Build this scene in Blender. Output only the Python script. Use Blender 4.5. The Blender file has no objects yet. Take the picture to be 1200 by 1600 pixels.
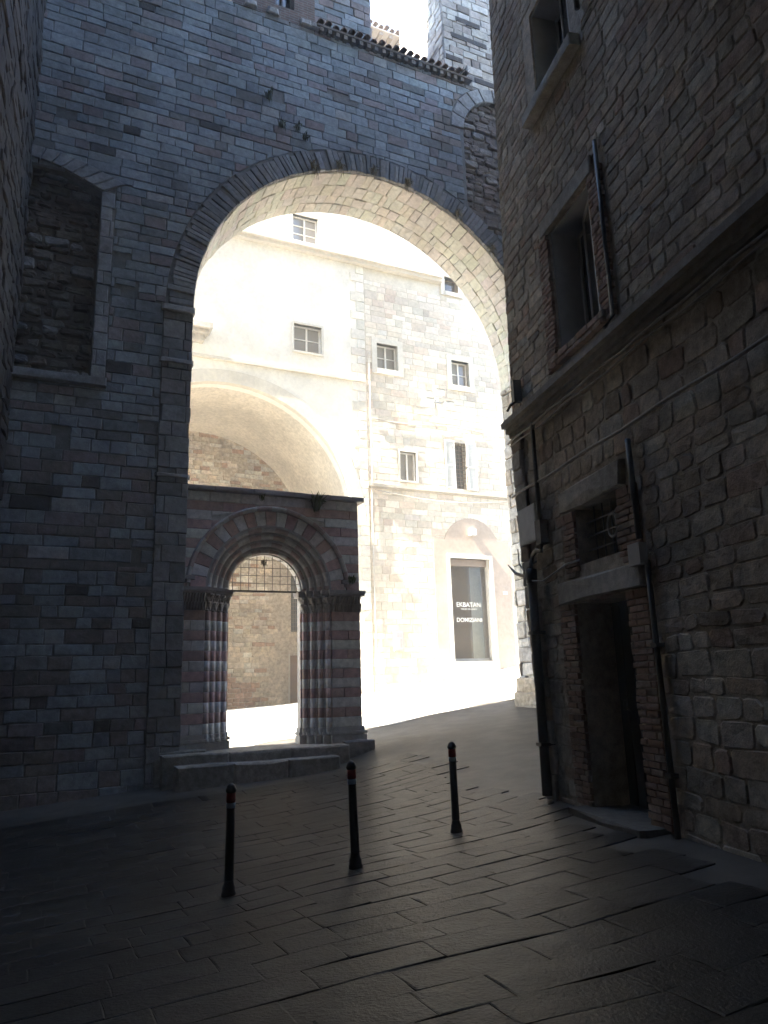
import bpy, math, random
import numpy as np
from mathutils import Vector, geometry

S = bpy.context.scene
COL = S.collection
rad = math.radians

# ------------------------------------------------------------------ camera
PITCH, ROLL, EYE = rad(13.0), rad(1.75), 1.65
cF = Vector((0, math.cos(PITCH), math.sin(PITCH)))
cR0 = Vector((1, 0, 0)); cU0 = Vector((0, -math.sin(PITCH), math.cos(PITCH)))
cR = cR0 * math.cos(ROLL) - cU0 * math.sin(ROLL)
cU = cU0 * math.cos(ROLL) + cR0 * math.sin(ROLL)
cam = bpy.data.cameras.new('camera'); camo = bpy.data.objects.new('camera', cam); COL.objects.link(camo)
cam.sensor_fit = 'VERTICAL'; cam.sensor_height = 36.0; cam.lens = 36.0 * 1150 / 1600
cam.clip_start = 0.05; cam.clip_end = 500
from mathutils import Matrix
camo.matrix_world = Matrix(((cR.x, cU.x, -cF.x, 0), (cR.y, cU.y, -cF.y, 0), (cR.z, cU.z, -cF.z, EYE), (0, 0, 0, 1)))
S.camera = camo

# ------------------------------------------------------------------ daylight
WALL_ANG = 65.0                      # the arch wall and the far houses run this way (degrees right of straight ahead)
SUN_EL, SUN_OFF = 50.0, 4.4          # the sun stands along the street behind the arch, a little to our side of it
a = rad(WALL_ANG - SUN_OFF)
travel = Vector((math.sin(a) * math.cos(rad(SUN_EL)), math.cos(a) * math.cos(rad(SUN_EL)), -math.sin(rad(SUN_EL))))
sun = bpy.data.lights.new('sun', 'SUN'); sun.energy = 5.0; sun.angle = rad(0.5); sun.color = (1.0, 0.93, 0.83)
suno = bpy.data.objects.new('sun', sun); COL.objects.link(suno)
suno.rotation_euler = travel.to_track_quat('-Z', 'Y').to_euler(); suno.location = (-20, 0, 40)
world = bpy.data.worlds.new('World'); S.world = world; world.use_nodes = True
wn = world.node_tree; bg = wn.nodes['Background']
sky = wn.nodes.new('ShaderNodeTexSky'); sky.sky_type = 'NISHITA'; sky.sun_disc = False
sky.sun_elevation = rad(SUN_EL); sky.sun_rotation = math.atan2(-travel.x, -travel.y)
sky.air_density = 1.0; sky.dust_density = 0.0; sky.ozone_density = 2.0
wn.links.new(sky.outputs[0], bg.inputs[0]); bg.inputs[1].default_value = 0.11
S.view_settings.view_transform = 'Standard'; S.view_settings.look = 'None'
S.view_settings.exposure = 3.9; S.view_settings.gamma = 1.0; S.view_settings.use_curve_mapping = False
S.cycles.max_bounces = 10; S.cycles.diffuse_bounces = 6; S.cycles.glossy_bounces = 4
S.cycles.transmission_bounces = 4; S.cycles.transparent_max_bounces = 8; S.cycles.volume_bounces = 1
S.cycles.use_denoising = True

# ------------------------------------------------------------------ helpers
def proj(P):
    d = Vector(P) - Vector((0, 0, EYE)); z = d.dot(cF)
    if z < 0.3: return None
    return (600 + 1150 * d.dot(cR) / z, 800 - 1150 * d.dot(cU) / z, z)

class Frame:
    """a wall plane: u along it, z up, d out of it towards the open air"""
    def __init__(s, p0, ang, flip=False):
        a = rad(ang); s.w = Vector((math.sin(a), math.cos(a), 0))
        s.n = Vector((math.cos(a), -math.sin(a), 0)) * (-1 if flip else 1)
        s.p = Vector((p0[0], p0[1], 0)); s.flip = flip
    def pt(s, u, z, d=0.0):
        return s.p + s.w * u + s.n * d + Vector((0, 0, z))
    def side(s, u, d, inward):
        """frame of a face at right angles: its u runs back into the wall from (u, d); inward +1 faces +u, -1 faces -u"""
        f = Frame((0, 0), 0); q = s.pt(u, 0, d); f.p = q; f.w = -s.n; f.n = s.w * inward; f.flip = False
        return f

class Vault:
    """the underside of a barrel vault: u = arc length, z = depth, d = inward"""
    def __init__(s, fr, uc, zc, r, d0): s.fr, s.uc, s.zc, s.r, s.d0 = fr, uc, zc, r, d0
    def pt(s, u, z, d=0.0):
        t = math.pi - u / s.r; q = s.r - d
        return s.fr.pt(s.uc + q * math.cos(t), s.zc + q * math.sin(t), s.d0 - z)

class MB:
    def __init__(s): s.v = []; s.f = []; s.c = []
    def add(s, v, f, col=(0.5, 0.5, 0.5)):
        o = len(s.v); s.v += [tuple(q) for q in v]; s.f += [tuple(i + o for i in q) for q in f]; s.c += [col] * len(v); return s
    def box(s, fr, u0, u1, z0, z1, d0, d1, col=(0.5, 0.5, 0.5)):
        v = [fr.pt(u, z, d) for d in (d0, d1) for z in (z0, z1) for u in (u0, u1)]
        return s.add(v, [(0, 1, 3, 2), (4, 6, 7, 5), (0, 4, 5, 1), (2, 3, 7, 6), (0, 2, 6, 4), (1, 5, 7, 3)], col)
    def tube(s, pts, r, n=8, col=(0.5, 0.5, 0.5), cap=True):
        pts = [Vector(p) for p in pts]; rings = []; rr = r if isinstance(r, (list, tuple)) else [r] * len(pts)
        for i, p in enumerate(pts):
            t = (pts[min(i + 1, len(pts) - 1)] - pts[max(i - 1, 0)]).normalized()
            x = t.cross(Vector((0, 0, 1)) if abs(t.z) < 0.9 else Vector((1, 0, 0))).normalized(); y = t.cross(x)
            rings.append([p + (x * math.cos(k * 2 * math.pi / n) + y * math.sin(k * 2 * math.pi / n)) * rr[i] for k in range(n)])
        v = [q for g in rings for q in g]; f = []
        for i in range(len(pts) - 1):
            for k in range(n):
                k2 = (k + 1) % n; f.append((i * n + k, i * n + k2, i * n + n + k2, i * n + n + k))
        if cap: f += [tuple(range(n - 1, -1, -1)), tuple(range(len(v) - n, len(v)))]
        return s.add(v, f, col)
    def lathe(s, x, y, prof, n=14, col=(0.5, 0.5, 0.5), lobes=0, amp=0.0, cols=None):
        v = []; f = []
        for i, (r, z) in enumerate(prof):
            for k in range(n):
                t = 2 * math.pi * k / n
                q = r * (1 + (amp * math.cos(lobes * t + i * 1.3) if lobes else 0))
                v.append((x + q * math.cos(t), y + q * math.sin(t), z))
        for i in range(len(prof) - 1):
            for k in range(n):
                k2 = (k + 1) % n; f.append((i * n + k, i * n + k2, i * n + n + k2, i * n + n + k))
        f += [tuple(range(n - 1, -1, -1)), tuple(range(len(v) - n, len(v)))]
        o = len(s.v); s.add(v, f, col)
        if cols:
            for i, c in enumerate(cols):
                for k in range(n): s.c[o + i * n + k] = c
        return s
    def sweep(s, fr, uc, zc, prof, a0, a1, seg, colf, closed=True):
        """an arch moulding: prof = list of (radius, d) swept round (uc, zc)"""
        m = len(prof)
        for i in range(seg):
            t0 = a0 + (a1 - a0) * i / seg; t1 = a0 + (a1 - a0) * (i + 1) / seg
            v = [fr.pt(uc + r * math.cos(t), zc + r * math.sin(t), d) for t in (t0, t1) for r, d in prof]
            f = [(k, (k + 1) % m, (k + 1) % m + m, k + m) for k in range(m if closed else m - 1)]
            if i == 0 and closed: f.append(tuple(range(m)))
            if i == seg - 1 and closed: f.append(tuple(range(m, 2 * m)))
            s.add(v, f, colf(i))
        return s
    def slab(s, fr, outer, holes, d0, d1, col=(0.5, 0.5, 0.5), back=True):
        """a wall with real openings: outline and holes are (u, z) loops, front at d0, back at d1"""
        loops = [outer] + list(holes); flat = [q for l in loops for q in l]
        tris = geometry.tessellate_polygon([[Vector((q[0], q[1], 0)) for q in l] for l in loops])
        n = len(flat); v = [fr.pt(u, z, d0) for u, z in flat] + [fr.pt(u, z, d1) for u, z in flat]
        f = [tuple(t) for t in tris]
        if back: f += [tuple(n + i for i in reversed(t)) for t in tris]
        o = 0
        for l in loops:
            m = len(l)
            for k in range(m):
                k2 = (k + 1) % m; f.append((o + k, o + k2, n + o + k2, n + o + k))
            o += m
        return s.add(v, f, col)
    def build(s, name, mat, parent=None, smooth=False, origin=None):
        me = bpy.data.meshes.new(name)
        c = Vector(np.mean(np.array(s.v), axis=0)) if origin is None else Vector(origin)
        me.from_pydata([(q[0] - c.x, q[1] - c.y, q[2] - c.z) for q in s.v], [], s.f)
        at = me.attributes.new('col', 'FLOAT_COLOR', 'POINT')
        at.data.foreach_set('color', np.array([(q[0], q[1], q[2], 1.0) for q in s.c], dtype=np.float32).ravel())
        if smooth: me.polygons.foreach_set('use_smooth', [True] * len(me.polygons))
        me.materials.append(mat)
        o = bpy.data.objects.new(name, me); COL.objects.link(o)
        w = c
        if parent is not None:
            o.parent = parent; w = c - WORLD[parent.name]
        o.location = w; WORLD[o.name] = c
        return o
WORLD = {}
def tag(o, label, cat, group=None):
    o['label'] = label; o['category'] = cat
    if group: o['group'] = group
    return o
def empty(name, loc):
    o = bpy.data.objects.new(name, None); COL.objects.link(o); o.location = loc; WORLD[o.name] = Vector(loc); return o

# ------------------------------------------------------------------ materials
def nodes(name):
    m = bpy.data.materials.new(name); m.use_nodes = True; nt = m.node_tree
    return m, nt, nt.nodes['Principled BSDF'], lambda t: nt.nodes.new('ShaderNode' + t), nt.links.new
def stone_mat(name, rough=0.85, b1=0.5, b2=0.35, s1=9.0, s2=55.0, var=0.45, spec=0.3, stain=0.35, dist=0.02):
    m, nt, p, N, L = nodes(name)
    at = N('Attribute'); at.attribute_name = 'col'
    g = N('NewGeometry')
    def noise(sc, det, ro=0.6):
        n = N('TexNoise'); n.inputs['Scale'].default_value = sc; n.inputs['Detail'].default_value = det
        n.inputs['Roughness'].default_value = ro; L(g.outputs['Position'], n.inputs['Vector']); return n
    def mulmap(val, lo, hi, f0=0.3, f1=0.7):
        r = N('MapRange'); r.inputs['From Min'].default_value = f0; r.inputs['From Max'].default_value = f1
        r.inputs['To Min'].default_value = lo; r.inputs['To Max'].default_value = hi; L(val, r.inputs['Value']); return r.outputs[0]
    n1 = noise(s1, 5); n2 = noise(s2, 4, 0.7); n3 = noise(0.55, 4, 0.65)
    m1 = N('Math'); m1.operation = 'MULTIPLY'; L(mulmap(n1.outputs['Fac'], 1 - var, 1 + var * 0.6), m1.inputs[0]); L(mulmap(n2.outputs['Fac'], 1 - var * 0.6, 1 + var * 0.4), m1.inputs[1])
    m2 = N('Math'); m2.operation = 'MULTIPLY'; L(m1.outputs[0], m2.inputs[0]); L(mulmap(n3.outputs['Fac'], 1 - stain, 1 + stain * 0.4, 0.35, 0.65), m2.inputs[1])
    mx = N('VectorMath'); mx.operation = 'SCALE'; L(at.outputs['Color'], mx.inputs[0]); L(m2.outputs[0], mx.inputs['Scale'])
    L(mx.outputs[0], p.inputs['Base Color'])
    p.inputs['Roughness'].default_value = rough; p.inputs['Specular IOR Level'].default_value = spec
    bu = N('Bump'); bu.inputs['Strength'].default_value = b1; bu.inputs['Distance'].default_value = dist; L(n1.outputs['Fac'], bu.inputs['Height'])
    bv = N('Bump'); bv.inputs['Strength'].default_value = b2; bv.inputs['Distance'].default_value = dist * 0.35; L(n2.outputs['Fac'], bv.inputs['Height'])
    L(bu.outputs[0], bv.inputs['Normal']); L(bv.outputs[0], p.inputs['Normal'])
    return m
M_ASH = stone_mat('limestone_ashlar', var=0.30)
M_RUB = stone_mat('rough_rubble_stone', b1=0.6, b2=0.5, var=0.4, dist=0.028)
M_PORT = stone_mat('striped_portal_stone', rough=0.62, b1=0.25, b2=0.3, var=0.25, spec=0.45, stain=0.25, dist=0.01)
M_PLAS = stone_mat('lime_plaster', b1=0.15, b2=0.2, var=0.10, stain=0.18, dist=0.01)
M_SOFF = stone_mat('vault_plaster', b1=0.7, b2=0.5, var=0.22, stain=0.2, dist=0.03)
M_BRK = stone_mat('old_brick', b1=0.5, b2=0.5, var=0.35, s1=14, dist=0.012)
M_TILE = stone_mat('roof_tile_clay', b1=0.4, b2=0.4, var=0.4, s1=20, dist=0.01)
M_ASPH = stone_mat('worn_asphalt', rough=0.55, b1=0.4, b2=0.5, s1=2.2, s2=60, var=0.35, stain=0.4, dist=0.03, spec=0.4)
M_SLAB = stone_mat('street_slab_stone', rough=0.44, b1=0.45, b2=0.6, s1=2.2, s2=38, var=0.5, stain=0.6, dist=0.05, spec=0.2)
M_LITSHEET = stone_mat('sunlit_street_pale', rough=0.8, b1=0.2, b2=0.3, var=0.15, stain=0.15)
M_FAC = stone_mat('pale_house_stone', b1=0.12, b2=0.15, var=0.16, stain=0.10, dist=0.01)
M_WOOD = stone_mat('painted_wood', rough=0.5, b1=0.1, b2=0.15, var=0.12, s1=6, stain=0.1, dist=0.004)
M_IRON = stone_mat('dark_iron', rough=0.45, b1=0.1, b2=0.3, var=0.3, s1=30, stain=0.2, dist=0.003, spec=0.5)
M_LEAF = stone_mat('leaf', rough=0.7, b1=0, b2=0, var=0.3, stain=0.2)
def glass_mat(name, tint, alpha):
    m, nt, p, N, L = nodes(name)
    p.inputs['Base Color'].default_value = (*tint, 1); p.inputs['Roughness'].default_value = 0.06; p.inputs['Specular IOR Level'].default_value = 0.7
    if alpha < 1:
        tr = N('BsdfTransparent'); mx = N('MixShader'); fr = N('Fresnel'); fr.inputs[0].default_value = 1.5
        mp = N('MapRange'); mp.inputs['To Min'].default_value = alpha; mp.inputs['To Max'].default_value = 1.0; L(fr.outputs[0], mp.inputs['Value'])
        L(mp.outputs[0], mx.inputs[0]); L(tr.outputs[0], mx.inputs[1]); L(p.outputs[0], mx.inputs[2]); L(mx.outputs[0], nt.nodes['Material Output'].inputs['Surface'])
    return m
M_PANE = glass_mat('window_glass', (0.05, 0.05, 0.05), 1.0)
M_FARPANE = glass_mat('haze_grey_glass', (0.20, 0.19, 0.17), 1.0)  # greyer glass paints in the haze over the far windows
M_SHOP = glass_mat('shop_glass', (0.08, 0.08, 0.08), 0.12)
def brick_mat(name):
    m, nt, p, N, L = nodes(name)
    g = N('NewGeometry'); mp = N('Mapping'); mp.inputs['Rotation'].default_value = (rad(90), 0, 0)
    tc = N('TexCoord'); b = N('TexBrick')
    b.inputs['Scale'].default_value = 1.0; b.inputs['Brick Width'].default_value = 0.26; b.inputs['Row Height'].default_value = 0.072; b.inputs['Mortar Size'].default_value = 0.012
    b.inputs['Color1'].default_value = (0.20, 0.12, 0.085, 1); b.inputs['Color2'].default_value = (0.14, 0.09, 0.07, 1); b.inputs['Mortar'].default_value = (0.2, 0.18, 0.16, 1)
    cm = N('CombineXYZ'); sx = N('SeparateXYZ'); L(g.outputs['Position'], sx.inputs[0])
    mm = N('Math'); mm.operation = 'ADD'; L(sx.outputs['X'], mm.inputs[0]); m3 = N('Math'); m3.operation = 'MULTIPLY'; m3.inputs[1].default_value = 0.45; L(sx.outputs['Y'], m3.inputs[0]); L(m3.outputs[0], mm.inputs[1])
    L(mm.outputs[0], cm.inputs['X']); L(sx.outputs['Z'], cm.inputs['Y']); L(cm.outputs[0], b.inputs['Vector'])
    nz = N('TexNoise'); nz.inputs['Scale'].default_value = 7; L(g.outputs['Position'], nz.inputs['Vector'])
    mr = N('MapRange'); mr.inputs['To Min'].default_value = 0.5; mr.inputs['To Max'].default_value = 1.4; L(nz.outputs['Fac'], mr.inputs['Value'])
    sc = N('VectorMath'); sc.operation = 'SCALE'; L(b.outputs['Color'], sc.inputs[0]); L(mr.outputs[0], sc.inputs['Scale']); L(sc.outputs[0], p.inputs['Base Color'])
    bu = N('Bump'); bu.inputs['Strength'].default_value = 0.6; bu.inputs['Distance'].default_value = 0.01; bu.invert = True; L(b.outputs['Fac'], bu.inputs['Height']); L(bu.outputs[0], p.inputs['Normal'])
    p.inputs['Roughness'].default_value = 0.9
    return m
M_FARBRK = brick_mat('far_brickwork')

# ------------------------------------------------------------------ masonry
def clip(poly, nu, nz, c):
    """keep the side where nu*u + nz*z >= c"""
    out = []
    for i in range(len(poly)):
        p, q = poly[i], poly[(i + 1) % len(poly)]
        a = nu * p[0] + nz * p[1] - c; b = nu * q[0] + nz * q[1] - c
        if a >= 0: out.append(p)
        if (a < 0) != (b < 0):
            t = a / (a - b); out.append((p[0] + (q[0] - p[0]) * t, p[1] + (q[1] - p[1]) * t))
    return out
def area(poly):
    return 0.5 * abs(sum(poly[i][0] * poly[(i + 1) % len(poly)][1] - poly[(i + 1) % len(poly)][0] * poly[i][1] for i in range(len(poly))))
def courses(rng, u0, u1, z0, z1, hs, ws, gap=0.012, rects=(), circles=(), inside=None, jit=0.008, edge=None, amin=0.006, cut=0.0, wave=0.0):
    """courses of stones as (u, z) outlines; rects are openings, circles (uc, zc, r, zmin) are arches left free"""
    out = []; z = z0
    while z < z1 - 0.03:
        h = rng.uniform(*hs); h = h if z + h < z1 - 0.06 else z1 - z
        u = u0 - rng.uniform(0, ws[0])
        while u < u1:
            w = rng.uniform(*ws)
            a, b = max(u, u0), min(u + w, u1); u += w
            if b - a < 0.06: continue
            J = lambda: rng.uniform(-jit, jit)
            p = [(a + gap / 2 + J(), z + gap / 2 + J()), (b - gap / 2 + J(), z + gap / 2 + J()), (b - gap / 2 + J(), z + h - gap / 2 + J()), (a + gap / 2 + J(), z + h - gap / 2 + J())]
            for (ra, rb, rc, rd) in rects:
                if max(q[0] for q in p) > ra and min(q[0] for q in p) < rb and max(q[1] for q in p) > rc and min(q[1] for q in p) < rd:
                    p = max((clip(p, -1, 0, -ra), clip(p, 1, 0, rb), clip(p, 0, -1, -rc), clip(p, 0, 1, rd)), key=lambda l: area(l) if len(l) > 2 else 0)
                    if len(p) < 3: break
            if len(p) < 3: continue
            for (uc, zc, r, zm) in circles:
                cu = sum(q[0] for q in p) / len(p); cz = sum(q[1] for q in p) / len(p)
                if cz < zm: continue
                l = math.hypot(cu - uc, cz - zc) or 1; nu, nz = (cu - uc) / l, (cz - zc) / l
                if l < r + 1.0: p = clip(p, nu, nz, nu * uc + nz * zc + r)
                if len(p) < 3: break
            if len(p) < 3: continue
            if inside:
                for (uc, zc, r) in inside:
                    cu = sum(q[0] for q in p) / len(p); cz = sum(q[1] for q in p) / len(p)
                    if cz > zc:
                        l = math.hypot(cu - uc, cz - zc) or 1; nu, nz = (cu - uc) / l, (cz - zc) / l
                        p = clip(p, -nu, -nz, -(nu * uc + nz * zc + r))
                        if len(p) < 3: break
                if len(p) < 3: continue
            if edge:
                e0, e1 = edge(z), edge(z + h)
                k = (e1 - e0) / h                       # u <= e0 + k (zz - z)
                p = clip(p, -1, k, -(e0 - k * z))
            if wave and len(p) > 2: p = [(q[0], q[1] + wave * (math.sin(q[0] * 2.3 + z * 1.7) + .6 * math.sin(q[0] * 5.1 - z * 2.9))) for q in p]
            if cut and len(p) == 4:
                r_ = []
                for k in range(4):
                    A, Q, C = p[k - 1], p[k], p[(k + 1) % 4]
                    for T in (A, C):
                        l = math.hypot(T[0] - Q[0], T[1] - Q[1]) or 1; e = min(.38, cut * rng.uniform(.4, 1.5) / l); r_.append((Q[0] + (T[0] - Q[0]) * e, Q[1] + (T[1] - Q[1]) * e))
                p = r_
            if len(p) > 2 and area(p) > amin: out.append(p)
        z += h
    return out
def stone_geo(rng, fr, poly, db, df, bev, rough=0.006, sub=0.3, bulge=0.006, tilt=0.012):
    pts = []
    for i in range(len(poly)):
        p, q = poly[i], poly[(i + 1) % len(poly)]
        L = math.hypot(q[0] - p[0], q[1] - p[1])
        if L < 0.02: continue
        pts.append(p)
        if L > sub and len(poly) < 7:
            t = rng.uniform(0.35, 0.65); nx, nz = -(q[1] - p[1]) / L, (q[0] - p[0]) / L; k = rng.uniform(-rough, rough) * 1.6
            pts.append((p[0] + (q[0] - p[0]) * t + nx * k, p[1] + (q[1] - p[1]) * t + nz * k))
    if len(pts) < 3: return None
    n = len(pts); cu = sum(q[0] for q in pts) / n; cz = sum(q[1] for q in pts) / n
    v = [fr.pt(u, z, db) for u, z in pts] + [fr.pt(u, z, df - bev * 0.8) for u, z in pts]
    tu, tz = rng.gauss(0, tilt), rng.gauss(0, tilt)
    for u, z in pts:
        l = math.hypot(u - cu, z - cz) or 1; k = min(0.4, bev * rng.uniform(0.8, 1.7) / l)
        v.append(fr.pt(u + (cu - u) * k, z + (cz - z) * k, df + rng.uniform(-rough, rough) + tu * (u - cu) + tz * (z - cz)))
    v.append(fr.pt(cu + rng.uniform(-.02, .02), cz, df + rng.uniform(0, bulge)))
    f = []
    for k in range(n):
        k2 = (k + 1) % n
        f += [(k, k2, n + k2, n + k), (n + k, n + k2, 2 * n + k2, 2 * n + k), (2 * n + k, 2 * n + k2, 3 * n)]
    return v, f
def lay(rng, items, parent, mat, name='stone', rest='stone_facing', limit=300, margin=120, vis=None, keep_all=False, mat_of=None):
    """items = (geo, colour); the largest in the picture become objects of their own, the others one part"""
    ranked = []; far = []
    for geo, col in items:
        if geo is None: continue
        v, f = geo; c = sum((Vector(q) for q in v), Vector()) / len(v); p = proj(c)
        if p is None or not (-margin < p[0] < 1200 + margin and -margin < p[1] < 1600 + margin):
            if keep_all: far.append((geo, col))
            continue
        seen = 0 <= p[0] < 1200 and 0 <= p[1] < 1600 and (vis is None or vis(c, p))
        ext = max((Vector(q) - c).length for q in v)
        ranked.append(((ext / p[2]) if seen else 0.0, len(ranked), geo, col))
    ranked.sort(key=lambda t: -t[0])
    n = 0
    left = MB(); any_left = False
    for s, _, geo, col in ranked:
        if s > 0 and n < limit:
            MB().add(geo[0], geo[1], col).build(name, mat, parent); n += 1
        else: left.add(geo[0], geo[1], col); any_left = True
    for geo, col in far: left.add(geo[0], geo[1], col); any_left = True
    if any_left:
        o = left.build(rest, mat, parent); o['kind'] = 'stuff'
    return n
def pick(rng, table):
    t = rng.random() * sum(q[0] for q in table)
    for wgt, c in table:
        t -= wgt
        if t <= 0: break
    k = rng.uniform(0.82, 1.16); return (c[0] * k * rng.uniform(.97, 1.03), c[1] * k, c[2] * k * rng.uniform(.97, 1.03))
def arc(uc, zc, r, a0, a1, n): return [(uc + r * math.cos(a0 + (a1 - a0) * i / n), zc + r * math.sin(a0 + (a1 - a0) * i / n)) for i in range(n + 1)]
def arch_loop(u0, u1, z0, zs, n=16):
    """door-shaped loop with a round head"""
    c, r = (u0 + u1) / 2, (u1 - u0) / 2
    return [(u0, z0), (u1, z0)] + arc(c, zs, r, 0, math.pi, n)
def rect(u0, u1, z0, z1): return [(u0, z0), (u1, z0), (u1, z1), (u0, z1)]

# wall planes
W = Frame((-2.2, 15.0), WALL_ANG)                 # arch wall
FP = Frame((-0.5, 24.0), 64.5)                    # houses beyond
B = Frame((2.03, 10.0), -13.2, flip=True)         # right-hand building, u grows away from us
AC, AZ, AR, AT = 2.55, 9.5, 4.45, 1.7             # arch: centre, springing, radius, wall thickness

def beyond(c, p):
    """is a point behind the arch wall seen through the arch and past the portal?"""
    o = Vector((0, 0, EYE)); d = c - o
    t = (W.p - o).dot(W.n) / d.dot(W.n); q = o + d * t; u = (q - W.p).dot(W.w); z = q.z
    if z > AZ: ok = math.hypot(u - AC, z - AZ) < AR
    else: ok = -1.9 < u < 6.2
    if -1.93 < u < 1.8 and z < 5.65: ok = ok and (abs(u + 0.25) < 0.75 and z < 4.3)
    return ok and p[0] < 770 + p[1] * 0.05

# ------------------------------------------------------------------ ground
CP = np.array([(.68, 8.8, -.02), (-.36, 7.56, -.06), (-1.5, 7.4, -.22), (2.0, 10, .15), (-3.4, 14.3, -.02), (-.9, 15.4, .12), (-.2, 15.8, .38), (3.9, 20.6, 1.12), (-.7, 18.5, .5),
               (-.7, 23.9, 1.32), (4.6, 26.4, 2.07), (-4.7, 22, .95), (-2.9, 22.9, 1.05), (0, 0, 0), (3.6, 3, .1), (-3, 3, -.1), (2.9, 6.2, .18), (0, -8, -.1), (-4.5, 8.5, -.4), (-6.5, 12, -.35),
               (-10, 18, .3), (12, 30, 3.0), (10, 23, 2.2), (-4, 27, .85), (-1.5, 28, 1.0), (-14, 17, .0), (5, 17, 1.0), (9, 17, 1.6), (30, 40, 5), (-30, 10, -1.5), (0, 45, 2), (0, -30, -.5), (30, 0, 1.0)])
def _k(r2): return np.where(r2 > 1e-12, r2 * np.log(np.maximum(r2, 1e-12)), 0)
_n = len(CP); _d = ((CP[:, None, :2] - CP[None, :, :2]) ** 2).sum(2)
_A = np.zeros((_n + 3, _n + 3)); _A[:_n, :_n] = _k(_d) + np.eye(_n) * 0.8; _A[:_n, _n] = 1; _A[:_n, _n + 1:] = CP[:, :2]; _A[_n, :_n] = 1; _A[_n + 1:, :_n] = CP[:, :2].T
_w = np.linalg.solve(_A, np.concatenate([CP[:, 2], np.zeros(3)]))
def gzs(xy):
    xy = np.asarray(xy, float); d = ((xy[:, None, :] - CP[None, :, :2]) ** 2).sum(2)
    return np.clip(_k(d) @ _w[:_n] + _w[_n] + xy @ _w[_n + 1:], -2, 8)
def gz(x, y): return float(gzs([(x, y)])[0])
xs = sorted(set([round(-45 + 5 * i, 2) for i in range(19)] + [round(-16 + 0.4 * i, 2) for i in range(80)])); ys = sorted(set([round(-40 + 5 * i, 2) for i in range(19)] + [round(-3 + 0.4 * i, 2) for i in range(85)]))
gxy = np.array([(x, y) for y in ys for x in xs]); gh = gzs(gxy)
g = MB(); nx = len(xs)
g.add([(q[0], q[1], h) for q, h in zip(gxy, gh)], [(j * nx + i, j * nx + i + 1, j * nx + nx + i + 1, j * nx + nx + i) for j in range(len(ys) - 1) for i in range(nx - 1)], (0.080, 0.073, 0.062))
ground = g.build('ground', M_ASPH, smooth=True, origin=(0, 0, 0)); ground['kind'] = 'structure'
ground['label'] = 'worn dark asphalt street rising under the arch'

pv = MB(); NA, ND = 90, 20; vv = []  # paler sheet from the shadow edge on paints in the sun on the street
for i in range(NA + 1):
    for j in range(ND + 1):
        dd = 2.75 + (12.4 - 2.75) * j / ND + (.25 * math.sin(i * .9) * math.sin(i * .37) if j == 0 else 0); q = W.pt(-22 + 36 * i / NA, 0, -dd); vv.append((q.x, q.y))
hh = gzs(vv); pv.add([(q[0], q[1], h + .012) for q, h in zip(vv, hh)], [(i * (ND + 1) + j, (i + 1) * (ND + 1) + j, (i + 1) * (ND + 1) + j + 1, i * (ND + 1) + j + 1) for i in range(NA) for j in range(ND)], (.29, .27, .235))
pav = pv.build('sunlit_sheet', M_LITSHEET, smooth=True); pav['kind'] = 'structure'; pav['label'] = 'pale sheet laid over the sunlit part of the street to bounce light'

rng = random.Random(5)
items = []
fw = W.w; fb = -W.n
bb = 2.2
while bb < 13.2:
    h = rng.uniform(0.24, 0.42); aa = -8 - rng.uniform(0, .6)
    while aa < 9:
        w = rng.uniform(0.35, .9)
        c4 = []
        for (x, y) in ((aa + .002, bb + .002), (aa + w - .002, bb + .002), (aa + w - .002, bb + h - .002), (aa + .002, bb + h - .002)):
            P = fw * (x + rng.uniform(-.004, .004)) + fb * (y + .06 * math.sin(x * 1.25) + .025 * math.sin(x * 3.3 + 1) + rng.uniform(-.004, .004)); c4.append(P)
        aa += w
        c = sum(c4, Vector()) / 4
        ub = (c - B.p).dot(B.n)
        lx = -3.3 + (-6.87 + 3.3) * (c.y - 3) / 9.8
        if ub < 0.35 or c.x < lx + .3 or c.y < 1.2: continue
        zj = rng.uniform(0, 0.004)
        n4 = []; 
        for k in range(4):
            n4.append(c4[k]); n4.append((c4[k] + c4[(k + 1) % 4]) / 2 + Vector((rng.uniform(-.008, .008), rng.uniform(-.008, .008), 0)))
        v = []
        hz = gzs([(q.x, q.y) for q in n4] + [(c.x, c.y)])
        for q, z in zip(n4, hz): v.append((q.x, q.y, z - .05))
        for q, z in zip(n4, hz): v.append((q.x, q.y, z + .007 + zj))
        for q, z in zip(n4, hz):
            q2 = q + (c - q) * (0.012 / max(.1, (c - q).length)); v.append((q2.x, q2.y, z + .010 + zj + rng.uniform(-.003, .003)))
        v.append((c.x, c.y, hz[-1] + .011 + zj))
        f = []
        for k in range(8):
            k2 = (k + 1) % 8; f += [(k, k2, 8 + k2, 8 + k), (8 + k, 8 + k2, 16 + k2, 16 + k), (16 + k, 16 + k2, 24)]
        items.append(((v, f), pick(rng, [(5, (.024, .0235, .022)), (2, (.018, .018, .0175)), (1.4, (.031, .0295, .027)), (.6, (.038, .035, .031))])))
    bb += h
lay(rng, items, ground, M_SLAB, name='slab', rest='slab_paving')

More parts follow.
